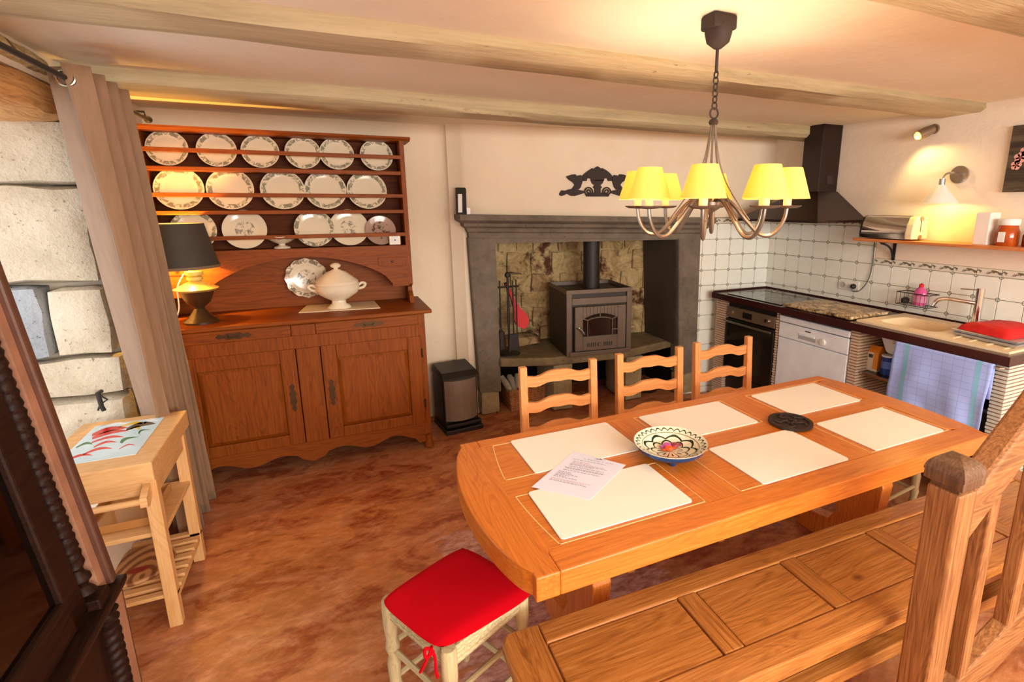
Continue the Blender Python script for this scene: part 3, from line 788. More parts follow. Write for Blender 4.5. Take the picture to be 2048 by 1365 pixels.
# face frame
ff = M().box(X0,-4.36,0.02,0.05,0.10,0.957).box(-3.03,X1,0.02,0.05,0.0,0.957).box(X0,-4.42,0.02,0.05,0.0,0.1)
ff.box(-3.757,-3.627,0.010,0.05,0.19,0.802).box(-3.770,-3.640,0.010,0.05,0.8835,0.949).box(-4.36,-3.03,0.012,0.05,0.8025,0.883).box(-4.36,-3.03,0.018,0.05,0.9495,0.957)
D('face_frame', ff, oz, bevel=0.002)
# scalloped skirt
top, low = [], []
nn = 64
for i in range(nn+1):
    t = i/nn; x = -4.42+(-3.03+4.42)*t; u = abs(2*t-1)
    z = 0.105 - 0.028*math.cos(u*PI*4.2) * (0.5+0.5*u) - (0.03 if u > 0.93 else 0)
    if u < 0.12: z = 0.085-0.03*(1-u/0.12)**1
    low.append((x, z)); top.append((x, 0.19))
D('skirt', M().band(low, top, 'y', 0.016, 0.045), ox)
ft = M()
for s,xe in ((1,-3.005),(-1,-4.44)):
    ft.lathe([(0.012,0.0),(0.034,0.008),(0.03,0.035),(0.02,0.06),(0.026,0.1)],(xe,0.03,0),14)
D('foot', ft, ox, smooth=True)
esc_m = metal('tarnished_escutcheon', (84,58,34), 0.45, 0.7)
def escut(cx, y, cz, par, hor=False):
    m = M(); pts = [(0.0,0.062),(0.010,0.05),(0.006,0.035),(0.014,0.02),(0.010,0.0),(0.014,-0.02),(0.006,-0.035),(0.010,-0.05),(0.0,-0.062)]
    s = 1.45
    P_ = [(a*s,b*s) for a,b in pts] + [(-a*s,b*s) for a,b in pts[1:-1][::-1]]
    if hor: P_ = [(b,a) for a,b in P_]
    m.prism([(cx+a,cz+b) for a,b in P_],'y',y-0.003,y)
    if hor: m.tube([(cx-0.03,y-0.004,cz+0.004),(cx-0.02,y-0.012,cz-0.006),(cx+0.02,y-0.012,cz-0.006),(cx+0.03,y-0.004,cz+0.004)],0.003,6)
    else: m.box(cx-0.003,cx+0.003,y-0.0045,y-0.003,cz-0.012,cz+0.006)
    return obj('drawer_pull' if hor else 'escutcheon', m, esc_m, par)
for x0,x1 in ((-4.355,-3.772),(-3.638,-3.028)):
    d = D('drawer', M().box(x0,x1,0.006,0.03,0.884,0.952), ox, bevel=0.004)
    escut((x0+x1)/2, 0.006, 0.918, d, True)
for x0,x1,ex in ((-4.352,-3.762,-3.80),(-3.622,-3.022,-3.582)):
    z0, z1, w_ = 0.192, 0.806, 0.085
    m = M().box(x0,x0+w_,0.004,0.03,z0,z1).box(x1-w_,x1,0.004,0.03,z0,z1).box(x0+w_,x1-w_,0.004,0.03,z1-w_,z1).box(x0+w_,x1-w_,0.004,0.03,z0,z0+w_*0.8)
    d = D('door', m, oz, bevel=0.004)
    a0,a1,b0,b1 = x0+w_,x1-w_,z0+w_*0.8,z1-w_; e=0.022
    pm = M().add([(a0,0.022,b0),(a1,0.022,b0),(a1,0.022,b1),(a0,0.022,b1),(a0+e,0.010,b0+e),(a1-e,0.010,b0+e),(a1-e,0.010,b1-e),(a0+e,0.010,b1-e)],[(4,5,6,7),(0,1,5,4),(1,2,6,5),(2,3,7,6),(3,0,4,7)])
    D('panel', pm, oz, d)
    escut(ex, 0.004, 0.50, d)
    D('hinge', M().tube([(x1+0.004 if x0>-4 else x0-0.004,0.004,0.30),(x1+0.004 if x0>-4 else x0-0.004,0.004,0.36)],0.006,8).tube([(x1+0.004 if x0>-4 else x0-0.004,0.004,0.66),(x1+0.004 if x0>-4 else x0-0.004,0.004,0.72)],0.006,8), esc_m, d)
# hutch
yf, ybk = 0.30, 0.50
hx0, hx1 = -4.455, -3.005
# side boards with scrolled foot
side = [(0.985,0.30),(1.02,0.27),(1.06,0.30),(1.10,0.345),(1.14,0.30)]
def sideboard(xa, xb):
    m = M(); P_ = [(0.28,0.984),(0.30,1.03),(0.345,1.06),(0.35,1.09),(0.30,1.115),(yf,2.07),(0.52,2.07),(0.52,0.984)]
    return m.prism(P_, 'x', xa, xb)
D('side_board', sideboard(hx0,hx0+0.028), oz, bevel=0.003); D('side_board', sideboard(hx1-0.03,hx1), oz, bevel=0.003)
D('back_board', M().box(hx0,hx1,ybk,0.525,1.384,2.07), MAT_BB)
D('arch_back_board', M().box(hx0,hx1,ybk,0.525,0.984,1.384), W['oakx'])
D('cornice', M().prism([(0.272,2.092),(0.276,2.08),(0.30,2.068),(0.53,2.068),(0.53,2.092)],'x',hx0-0.025,hx1+0.04), ox)
for z in (1.862, 1.612): D('shelf', M().box(hx0+0.028,hx1-0.03,yf,ybk,z-0.012,z+0.012), ox, bevel=0.003)
D('shelf', M().box(hx0+0.028,hx1-0.03,yf,ybk,1.36,1.383), ox, bevel=0.003)
for z in (1.964, 1.714, 1.460): D('guard_rail', M().box(hx0+0.02,hx1-0.02,yf-0.006,yf+0.010,z-0.012,z+0.012), ox, bevel=0.002)
# arched apron with two little drawers
n = 26; lo, hi = [], []
for i in range(n+1):
    t = i/n; x = -4.22+(-3.14+4.22)*t
    z = 1.125 + 0.205*math.sin(PI*t)**0.62
    lo.append((x,z)); hi.append((x,1.385))
D('arched_apron', M().band(lo,hi,'y',yf-0.002,yf+0.02).box(hx0+0.02,-4.22,yf-0.002,yf+0.02,1.115,1.385).box(-3.14,hx1-0.025,yf-0.002,yf+0.02,1.105,1.385), ox)
kb = M()
for x0,x1 in ((-3.225,-3.04),(-4.43,-4.245)):
    d = D('small_drawer', M().box(x0,x1,yf-0.007,yf,1.248,1.308), ox, bevel=0.003)
    D('knob', M().lathe([(0,0),(0.006,0),(0.009,0.008),(0,0.012)],(0,0,0),10).xf(Matrix.Translation(((x0+x1)/2,yf-0.007,1.278)) @ Matrix.Rotation(PI/2,4,'X')), esc_m, d, smooth=True)

# plates
def plate_mesh(name, R, mat, scal=0):
    prof = [(0,0.006),(0.58,0.006),(0.66,0.012),(0.74,0.030),(0.98,0.052),(1.0,0.055),(0.985,0.044),(0.72,0.018),(0.62,-0.008),(0.3,-0.008),(0,-0.008)]
    m = M(); m.lathe([(r*R, z*R*1.6) for r,z in prof], n=40)
    if scal:
        m.v = [(x*(1+0.03*math.cos(scal*math.atan2(y,x))*(math.hypot(x,y)>0.8*R)), y*(1+0.03*math.cos(scal*math.atan2(y,x))*(math.hypot(x,y)>0.8*R)), z) for x,y,z in m.v]
    me = bpy.data.meshes.new(name); me.from_pydata(m.v, [], m.f); me.materials.append(mat)
    bm = bmesh.new(); bm.from_mesh(me); bmesh.ops.remove_doubles(bm, verts=bm.verts, dist=1e-5); bmesh.ops.recalc_face_normals(bm, faces=bm.faces); bm.to_mesh(me); bm.free()
    me.polygons.foreach_set('use_smooth', [True]*len(me.polygons)); return me
pm_s = plate_mesh('plate', 0.104, MAT['pl_s']); pm_l = plate_mesh('plate', 0.126, MAT['pl_l']); pm_m = plate_mesh('plate', 0.12, MAT['pl_l'])
pm_b = plate_mesh('plate', 0.122, MAT['pl_bird']); pm_br = plate_mesh('plate', 0.10, MAT['pl_brown']); pm_a = plate_mesh('plate', 0.130, MAT['pl_arch'], 12)
def plate(me, x, zs, R, lab, group, y=0.40, spin=0.0, lean=0.24):
    o = bpy.data.objects.new('plate', me); C.objects.link(o)
    o.matrix_world = Matrix.Translation((x, y, zs+R*math.cos(lean)+0.004)) @ Matrix.Rotation(PI/2-lean,4,'X') @ Matrix.Rotation(spin,4,'Z')
    return tag(o, lab, 'plate', group)
ordn = ['first','second','third','fourth','fifth','sixth']
G = 'floral plates standing on the dresser'
top_l = ['small floral rimmed plate at the far left of the top dresser shelf','second small floral plate from the left on the top dresser shelf','third small floral plate from the left on the top dresser shelf','fourth small plate from the left on the top shelf, overlapping the fifth','fifth small plate from the left on the top shelf, overlapping the fourth','small floral plate alone at the right end of the top dresser shelf']
for i, x in enumerate([-4.316,-4.074,-3.847,-3.612,-3.415,-3.171]):
    plate(pm_s, x, 1.874, 0.104, top_l[i], G, spin=i*1.3, y=0.40+0.006*(i%2))
mid_l = ['large plate glowing yellow by the lamp at the left of the middle dresser shelf','second large plate from the left on the middle shelf, tinted yellow by the lamp','large floral plate in the centre of the middle dresser shelf','large floral plate second from the right on the middle dresser shelf','large floral plate at the right end of the middle dresser shelf']
for i, x in enumerate([-4.288,-4.032,-3.749,-3.502,-3.250]):
    plate(pm_l, x, 1.624, 0.126, mid_l[i], G, spin=i*1.7+0.4, y=0.40+0.006*(i%2))
for x, me, R, lab, yy in [(-4.25,pm_m,0.12,'large floral plate half hidden behind the dark lampshade on the bottom shelf',0.40),(-3.984,pm_b,0.122,'pale plate with a small central motif beside the lamp on the bottom shelf',0.40),(-3.592,pm_m,0.12,'floral plate right of the footed bowl on the bottom dresser shelf',0.40),(-3.381,pm_b,0.122,'pale plate with a faint central bird between floral plate and brown one',0.408),(-3.185,pm_br,0.10,'small brown rimmed plate with dark flowers at the right of the bottom shelf',0.385)]:
    plate(me, x, 1.384, R, lab, G, y=yy, spin=x*3)
plate(pm_a, -3.672, 1.046, 0.126, 'scalloped faience plate with a dark crest hung inside the dresser arch', None, y=0.465, lean=0.08)
single('footed_bowl', M().lathe([(0,0),(0.05,0.0),(0.045,0.01),(0.018,0.02),(0.02,0.028),(0.05,0.04),(0.098,0.072),(0.102,0.078),(0.09,0.07),(0.03,0.042),(0,0.04)],(-3.79,0.39,1.384),32), floral('blue_footed_bowl', 0.1, (120,110,100)), 'small footed china bowl on the bottom shelf between two pale plates', 'bowl', (-3.79,0.39,1.384), smooth=True)
cl = thing('small_clock', 'tiny square brass clock in front of the brown plate on the dresser', 'clock', (-3.10,0.335,1.384))
obj('case', M().box(-3.142,-3.062,0.325,0.352,1.384,1.455), MAT['ovenm'], cl, bevel=0.006)
obj('dial', M().lathe([(0,0),(0.029,0),(0.029,0.003),(0,0.003)],(0,0,0),24).xf(Matrix.Translation((-3.102,0.325,1.42)) @ Matrix.Rotation(PI/2,4,'X')), MAT['whitep'], cl, smooth=True)
obj('hand', M().box(-3.106,-3.098,0.320,0.3215,1.416,1.424), MAT['iron'], cl)

# tureen on white mat
single('linen_mat', M().add([(-3.73,0.205,0.985),(-3.245,0.155,0.985),(-3.26,0.445,0.985),(-3.69,0.46,0.985),(-3.73,0.205,0.990),(-3.245,0.155,0.990),(-3.26,0.445,0.990),(-3.69,0.46,0.990)],[(3,2,1,0),(4,5,6,7),(0,1,5,4),(1,2,6,5),(2,3,7,6),(3,0,4,7)]), MAT['cloth'], 'cream rectangular place mat under the white tureen on the dresser', 'place mat', (-3.5,0.3,0.985))
tu = thing('soup_tureen', 'white porcelain lidded soup tureen with side handles on the dresser', 'tureen', (-3.475,0.27,0.99))
c = (-3.49,0.27,0.99)
obj('bowl', M().lathe([(0,0),(0.074,0),(0.07,0.012),(0.045,0.03),(0.042,0.05),(0.075,0.068),(0.122,0.10),(0.135,0.13),(0.132,0.15),(0.138,0.16),(0.12,0.158),(0,0.15)],c,40,1,0.8), MAT['porcelain'], tu, smooth=True)
lidp = obj('lid', M().lathe([(0.137,0.158),(0.128,0.17),(0.132,0.178),(0.10,0.205),(0.06,0.238),(0.03,0.25),(0.022,0.256),(0,0.258)],c,40,1,0.8), MAT['porcelain'], tu, smooth=True)
obj('finial', M().lathe([(0.0,0.0),(0.012,0.0),(0.012,0.012),(0.03,0.022),(0.034,0.032),(0.02,0.044),(0,0.048)],(c[0],c[1],c[2]+0.25),20,1.0,0.7), MAT['porcelain'], lidp, smooth=True)
for s in (-1,1):
    obj('handle', M().tube(smoothpath([(c[0]+s*0.125,c[1],c[2]+0.12),(c[0]+s*0.158,c[1],c[2]+0.128),(c[0]+s*0.172,c[1],c[2]+0.15),(c[0]+s*0.15,c[1],c[2]+0.158),(c[0]+s*0.13,c[1],c[2]+0.145)],4),0.009,8), MAT['porcelain'], tu, smooth=True)

# table lamp on the dresser
tl = thing('table_lamp', 'lit table lamp with charcoal shade and dark urn base on the dresser', 'lamp', (-4.262,0.16,0.984))
c = (-4.235,0.16,0.984)
obj('base', M().lathe([(0,0),(0.088,0),(0.088,0.012),(0.06,0.035),(0.035,0.07),(0.026,0.085),(0.03,0.095),(0.06,0.12),(0.075,0.155),(0.085,0.185),(0.09,0.192),(0,0.192)],c,32), MAT['urn'], tl, smooth=True)
obj('collar', M().lathe([(0.095,0.188),(0.112,0.202),(0.09,0.212),(0.055,0.232),(0.03,0.245),(0.04,0.255),(0.04,0.268),(0.03,0.272),(0.045,0.282),(0.045,0.30),(0.02,0.305),(0,0.305)],c,32), MAT['urnlight'], tl, smooth=True)
obj('lamp_holder', M().tube([(c[0],c[1],c[2]+0.30),(c[0],c[1],c[2]+0.37)],0.016,12), MAT['urnlight'], tl, smooth=True)
m = M()
cb_ = c; c = (c[0]-0.052,c[1],c[2])
m.lathe([(0.182,0.325),(0.133,0.572),(0.130,0.572),(0.179,0.325)],c,40); m.f = [f for f in m.f if len(f)==4]
obj('lamp_shade', m, MAT['darkshade'], tl, smooth=True)
m = M().lathe([(0.184,0.322),(0.185,0.338),(0.180,0.338),(0.179,0.322),(0.184,0.322)],c,40); m.f = [f for f in m.f if len(f)==4]
obj('shade_trim', m, MAT['trimgrey'], tl, smooth=True)
obj('bulb', M().lathe([(0,0.36),(0.012,0.37),(0.028,0.40),(0.026,0.43),(0,0.45)],cb_,16), MAT['bulbglow'], tl, smooth=True); c = cb_
obj('cord', M().tube(smoothpath([(c[0]-0.045,c[1]-0.02,c[2]+0.29),(c[0]-0.075,c[1]-0.06,c[2]+0.22),(c[0]-0.08,c[1]-0.08,c[2]+0.1),(c[0]-0.12,c[1]-0.09,c[2]+0.01),(c[0]-0.15,c[1]-0.08,c[2]+0.006)],6),0.0035,6), MAT['mat'], tl, smooth=True)
bulb('table_lamp_light', (c[0]-0.03,c[1],c[2]+0.43), 30, (1,0.52,0.10), 0.03)
# ------------------------------------------------------------------ dining table
tb = thing('dining_table', 'long honey oak trestle dining table with bowed ends and inset panels', 'table', (-2.17,-2.02,0))
tx0, tx1, ty0, ty1, tt = -3.10, -1.235, -2.405, -1.60, 0.76
def endx(side, t):       # bowed end: t 0..1 across the width
    s = 0.012 + 0.063*math.sin(PI*min(max((t-0.06)/0.88,0),1))**0.7 if 0.06 < t < 0.94 else -0.0
    notch = 0.02 if (t < 0.06 or t > 0.94) else 0.0
    return (tx0 - s - 0.035 + notch*0) if side < 0 else (tx1 + s*0.6 + 0.02)
n = 30
left = [(endx(-1,i/n), ty0+(ty1-ty0)*i/n) for i in range(n+1)]
right = [(endx(1,i/n), ty0+(ty1-ty0)*i/n) for i in range(n+1)]
# top built of boards: two long rails, bowed breadboard ends, centre rail, cross rails, recessed-edge panels
yA, yB, yM0, yM1 = -2.315, -1.660, -2.030, -1.935
th = 0.07
obj('long_board', M().box(tx0+0.03,tx1-0.0,ty0,yA,tt-th,tt), W['tablex'], tb, bevel=0.004)
obj('long_board', M().box(tx0+0.03,tx1-0.0,yB,ty1,tt-th,tt), W['tablex'], tb, bevel=0.004)
def inner(side, t): return (tx0+0.075-0.05*math.sin(PI*t)) if side < 0 else (tx1-0.09+0.03*math.sin(PI*t))
for side, edge in ((-1,left),(1,right)):
    poly = edge[:] 
    inn = [(inner(side,i/n), ty0+(ty1-ty0)*i/n) for i in range(n+1) if yA-0.001 <= ty0+(ty1-ty0)*i/n <= yB+0.001]
    xin = tx0+0.03 if side < 0 else tx1
    m = M()
    # body as quads strips
    pts_in = []
    for i in range(n+1):
        y = ty0+(ty1-ty0)*i/n
        pts_in.append((inner(side,i/n) if yA <= y <= yB else xin, y))
    for zz_ in (tt-th, tt-0.0005): m.v += [(a,b,zz_) for a,b in edge]+[(a,b,zz_) for a,b in pts_in]
    K = n+1
    for i in range(n):
        o_, p_, o2, p2 = i, K+i, 2*K+i, 3*K+i
        m.f += [(o_,o_+1,p_+1,p_),(o2,p2,p2+1,o2+1),(o_,o2,o2+1,o_+1),(p_,p_+1,p2+1,p2)]
    m.f += [(0,K,3*K,2*K),(n,2*K+n,3*K+n,K+n)]
    obj('end_board', m, W['tabley'], tb, bevel=0.004)
obj('centre_board', M().box(tx0+0.018,tx1-0.05,yM0,yM1,tt-0.03,tt-0.0004), W['tablex'], tb)
cross = [(-2.535,-2.41),(-1.925,-1.79)]
for a,b in cross:
    obj('cross_board', M().box(a,b,yA,yM0,tt-0.03,tt-0.0004), W['tabley'], tb); obj('cross_board', M().box(a,b,yM1,yB,tt-0.03,tt-0.0004), W['tabley'], tb)
cells_x = [(tx0+0.018,-2.535),(-2.41,-1.925),(-1.79,tx1-0.075)]
inlay = plain('pale_inlay_line', (240,200,140), 0.4)
for ci,(a,b) in enumerate(cells_x):
    for (c_,d) in ((yA,yM0),(yM1,yB)):
        obj('panel', M().box(a,b,c_,d,tt-0.03,tt-0.0008), W['tablex'], tb)
        z = tt+0.0004; t_ = 0.0022; e = 0.006
        il = M().box(a+e,b-e,c_+e,c_+e+t_,z-0.002,z).box(a+e,b-e,d-e-t_,d-e,z-0.002,z)
        if ci == 0:
            pts = []
            for k in range(13):
                u = k/12; x = a+e+0.03+0.055*math.cos(PI*(u-0.15)*0.75 if c_ < -2.1 else PI*(1.15-u-0.0)*0.75-0.3)*0.9-0.02
                y = c_+e+(d-c_-2*e)*u; tn = ((ty0-y)/(ty0-ty1))
                x = inner(-1,tn)+0.012
                pts.append((x,y))
            for k in range(12):
                p_, q_ = pts[k], pts[k+1]; il.prism([p_,(p_[0]+t_*1.3,p_[1]),(q_[0]+t_*1.3,q_[1]),q_],'z',z-0.002,z)
            il.v = [(max(x, inner(-1,(ty0-y)/(ty0-ty1))+0.012), y, zz) for x,y,zz in il.v]
        else: il.box(a+e,a+e+t_,c_+e,d-e,z-0.002,z)
        il.box(b-e-t_,b-e,c_+e,d-e,z-0.002,z)
        obj('inlay', il, inlay, tb)
# trestles
def trestle(x):
    m = M(); cyt = -2.0
    P_ = [(cyt-0.30,0.0),(cyt-0.30,0.07),(cyt-0.24,0.11),(cyt-0.12,0.13),(cyt-0.08,0.2),(cyt-0.12,0.32),(cyt-0.13,0.42),(cyt-0.09,0.52),(cyt-0.13,0.60),(cyt-0.26,0.64),(cyt-0.30,0.69)]
    P_ = P_ + [(2*cyt-a,b) for a,b in P_[::-1]]
    return m.prism(P_, 'x', x-0.035, x+0.035)
for x in (-2.80, -1.36): obj('trestle', trestle(x), W['tablez'], tb, bevel=0.005)
obj('under_beam', M().box(-2.93,-1.25,-2.04,-1.96,0.60,0.689), W['tablex'], tb)
# mats
mats = [((-2.955,-2.535,-1.933,-1.662),'cream place mat on the far left of the table, partly under the bowl'),((-3.02,-2.578,-2.296,-2.034),'cream place mat at the near left of the table, under the letter'),((-2.385,-1.955,-1.93,-1.672),'cream place mat in the middle of the far side, behind the bowl'),((-2.31,-1.905,-2.313,-2.036),'cream place mat in the middle of the near side, right of the bowl'),((-1.765,-1.345,-1.945,-1.681),'cream place mat at the far right of the table, behind the trivet'),((-1.758,-1.345,-2.309,-2.042),'cream place mat at the near right end of the table')]
for (a,b,c_,d),lab in mats:
    rr_ = 0.012; P_ = arc(b-rr_,d-rr_,rr_,0,PI/2,3)+arc(a+rr_,d-rr_,rr_,PI/2,PI,3)+arc(a+rr_,c_+rr_,rr_,PI,1.5*PI,3)+arc(b-rr_,c_+rr_,rr_,1.5*PI,2*PI,3)
    m = M().prism(P_, 'z', tt+0.0005, tt+0.004)
    single('place_mat', m, MAT['mat'], lab, 'place mat', ((a+b)/2,(c_+d)/2,tt), 'cream place mats on the table')
# letter
pc = [on_z(*p, 0.766) for p in ((1063,974),(1180,1000),(1252,930),(1148,903))]
lt_ = thing('printed_letter', 'white sheet of printed house information lying across the near left mats', 'paper', sum(pc,Vector())/4)
zz = 0.7645
pq = [Vector((p.x,p.y,zz+0.0006)) for p in pc]
obj('sheet', M().add([Vector((p.x,p.y,zz)) for p in pc]+pq,[(3,2,1,0),(4,5,6,7),(0,1,5,4),(1,2,6,5),(2,3,7,6),(3,0,4,7)]), plain('letter_paper',(228,230,250),0.6,0,0.01), lt_)
O = pq[0]; U = pq[1]-pq[0]; V_ = pq[3]-pq[0]
def txt(s, u, v, size, mat, align='LEFT', bold=False):
    cu = bpy.data.curves.new('print', 'FONT'); cu.body = s; cu.size = size; cu.align_x = align; cu.space_character = 1.0
    o = bpy.data.objects.new('print', cu); C.objects.link(o); o.data.materials.append(mat)
    dg = bpy.context.evaluated_depsgraph_get(); me = bpy.data.meshes.new_from_object(o.evaluated_get(dg)); 
    bpy.data.objects.remove(o); 
    e = bpy.data.objects.new('print', me); C.objects.link(e)
    P0 = O+U*u+V_*v+Vector((0,0,0.0006)); a = math.atan2(U.y,U.x)
    e.matrix_world = Matrix.Translation(P0-Vector(lt_.location)) @ Matrix.Rotation(a,4,'Z'); e.parent = lt_
    return e
ink = plain('grey_ink',(120,104,112),0.7); inkp = plain('rose_ink',(200,150,160),0.7); inkd = plain('dark_ink',(60,50,56),0.7)
Wd = U.length
lines = [(0.30,0.855,0.03),(0.36,0.855,0.25),(0.64,0.855,0.03),(0.70,0.855,0.14),(0.12,0.80,0.62),(0.17,0.755,0.3),(0.17,0.73,0.34),(0.17,0.705,0.6),(0.17,0.68,0.66),(0.17,0.655,0.44),(0.2,0.615,0.62),(0.14,0.575,0.72),(0.17,0.555,0.68),(0.16,0.51,0.66),(0.12,0.455,0.22),(0.12,0.43,0.26),(0.12,0.405,0.4),(0.12,0.38,0.24),(0.12,0.355,0.2),(0.12,0.33,0.42),(0.12,0.28,0.7),(0.12,0.255,0.6),(0.12,0.23,0.66)]
mk, mp_ = M(), M()
random.seed(3)
for k,(u,v,w_) in enumerate(lines):
    x = u
    while x < u+w_:
        ww = random.uniform(0.02,0.07)
        tgt = mp_ if k in (5,6,7,20,21) else mk
        a_ = O+U*x+V_*v+Vector((0,0,0.0005)); b_ = O+U*min(x+ww,u+w_)+V_*v+Vector((0,0,0.0005)); c2 = b_+V_*0.008; d2 = a_+V_*0.008
        tgt.add([a_,b_,c2,d2],[(0,1,2,3)]); x += ww+0.014
obj('print_lines', mk, ink, lt_, kind='stuff'); obj('rose_print_lines', mp_, inkp, lt_, kind='stuff')
mt = M(); P_ = [(0.46,0.90),(0.50,0.925),(0.53,0.915),(0.56,0.94),(0.62,0.90),(0.57,0.915),(0.53,0.903),(0.5,0.91)]
mt.add([O+U*u+V_*v+Vector((0,0,0.0006)) for u,v in P_],[tuple(range(8))]); obj('mountain_logo', mt, inkd, lt_)
# blue footed ceramic bowl with patterned inside
bc = Vector((-2.468,-2.02,0.7605))
def bowl_mat():
    q = N('painted_bowl'); s = q.sep(q.co('Object'))
    r = q.math('DIVIDE', q.math('SQRT', q.math('ADD', q.math('MULTIPLY', s[0], s[0]), q.math('MULTIPLY', s[1], s[1]))), 0.131)
    a = q.math('ARCTAN2', s[1], s[0])
    pet = q.math('ABSOLUTE', q.math('SINE', q.math('MULTIPLY', a, 4)))
    pet2 = q.math('ABSOLUTE', q.math('COSINE', q.math('MULTIPLY', a, 4)))
    l1 = q.math('LESS_THAN', q.math('ABSOLUTE', q.math('SUBTRACT', r, q.math('ADD', 0.40, q.math('MULTIPLY', pet, 0.12)))), 0.026)
    l2 = q.math('LESS_THAN', q.math('ABSOLUTE', q.math('SUBTRACT', r, q.math('ADD', 0.58, q.math('MULTIPLY', pet2, 0.13)))), 0.032)
    l3 = q.math('MULTIPLY', q.math('LESS_THAN', pet, 0.16), q.math('LESS_THAN', r, 0.42))
    l4 = q.math('MULTIPLY', q.math('LESS_THAN', q.math('ABSOLUTE', q.math('SUBTRACT', r, 0.28)), 0.07), q.math('LESS_THAN', pet2, 0.3))
    zz_ = q.math('ABSOLUTE', q.math('SINE', q.math('MULTIPLY', a, 15)))
    l5 = q.math('MULTIPLY', q.math('LESS_THAN', q.math('ABSOLUTE', q.math('SUBTRACT', r, q.math('ADD', 0.83, q.math('MULTIPLY', zz_, 0.10)))), 0.022), 1.0)
    l6 = q.math('LESS_THAN', q.math('ABSOLUTE', q.math('SUBTRACT', r, 0.77)), 0.010)
    k = l1
    for x in (l2,l3,l4,l5): k = q.math('MAXIMUM', k, x)
    c = q.mix(k, (238,234,208), (26,44,22)); c = q.mix(l6, c, (150,130,90))
    under = q.math('LESS_THAN', s[2], q.math('SUBTRACT', q.math('MULTIPLY', q.math('MAXIMUM', q.math('SUBTRACT', r, 0.62), 0.0), 0.075), -0.0165))
    return q.set(c, 0.15)
bw = thing('painted_bowl', 'shallow painted ceramic bowl with green petals on blue feet', 'bowl', bc)
obj('dish', M().lathe([(0,0.022),(0.055,0.024),(0.094,0.038),(0.101,0.047),(0.126,0.056),(0.131,0.059),(0.129,0.055),(0.125,0.053)],bc,48,cap=False), bowl_mat(), bw, smooth=True)
blue = plain('cobalt_glaze',(10,66,116),0.12)
obj('underside', M().lathe([(0.125,0.0528),(0.121,0.040),(0.106,0.027),(0.08,0.018),(0.03,0.014),(0,0.014)],bc,40,cap=False), blue, bw, smooth=True)
for k in range(3):
    a = k*2*PI/3-2.05; obj('foot', M().lathe([(0,0),(0.010,0),(0.015,0.012),(0.024,0.022),(0,0.024)],(bc.x+0.066*math.cos(a),bc.y+0.066*math.sin(a),bc.z),12), blue, bw, smooth=True)
for k,(dx,dy,col,lab) in enumerate([(0.002,0.022,(214,90,190),'pink wrapped sweet in the painted bowl'),(-0.006,0.0,(240,96,40),'orange wrapped sweet in the painted bowl'),(0.028,0.012,(150,60,70),'dark red wrapped sweet in the painted bowl')]):
    p = bc+Vector((dx,dy,0.0235))
    m = M().lathe([(0,0.0),(0.013,0.003),(0.016,0.009),(0.012,0.015),(0,0.017)],p,12).prism([(p.x+0.012,p.y-0.002),(p.x+0.028,p.y-0.010),(p.x+0.028,p.y+0.010),(p.x+0.012,p.y+0.002)],'z',p.z+0.005,p.z+0.009).prism([(p.x-0.012,p.y-0.002),(p.x-0.026,p.y-0.010),(p.x-0.026,p.y+0.010),(p.x-0.012,p.y+0.002)],'z',p.z+0.005,p.z+0.009)
    single('wrapped_sweet', m, plain('foil_'+str(k),col,0.3), lab, 'sweet', p, 'sweets in the bowl', smooth=True)
# cast iron trivet
tc = Vector((-1.848,-1.995,0.7608)); tv = thing('cast_iron_trivet', 'round black cast iron trivet lying between the right hand mats', 'trivet', tc)
obj('rim', M().lathe([(0.072,0.004),(0.087,0.004),(0.087,0.014),(0.072,0.014),(0.072,0.004)],tc,32), MAT['rust'], tv, smooth=True)
obj('backing_plate', M().lathe([(0,0.004),(0.074,0.004),(0.074,0.008),(0,0.008)],tc,32), MAT['rust'], tv)
m = M()
for k in range(5):
    a0 = k*2*PI/5
    m.tube(smoothpath([(tc.x+r_*math.cos(a0+t_),tc.y+r_*math.sin(a0+t_),tc.z+0.011) for r_,t_ in ((0.070,0),(0.050,0.45),(0.028,0.2),(0.014,0.9),(0.03,1.1))],4),0.0045,6)
obj('scrollwork', m, MAT['rust'], tv, smooth=True)
for k in range(3):
    a = k*2*PI/3; obj('foot', M().lathe([(0,0),(0.006,0),(0.008,0.005),(0,0.005)],(tc.x+0.05*math.cos(a),tc.y+0.05*math.sin(a),tc.z),8), MAT['rust'], tv)

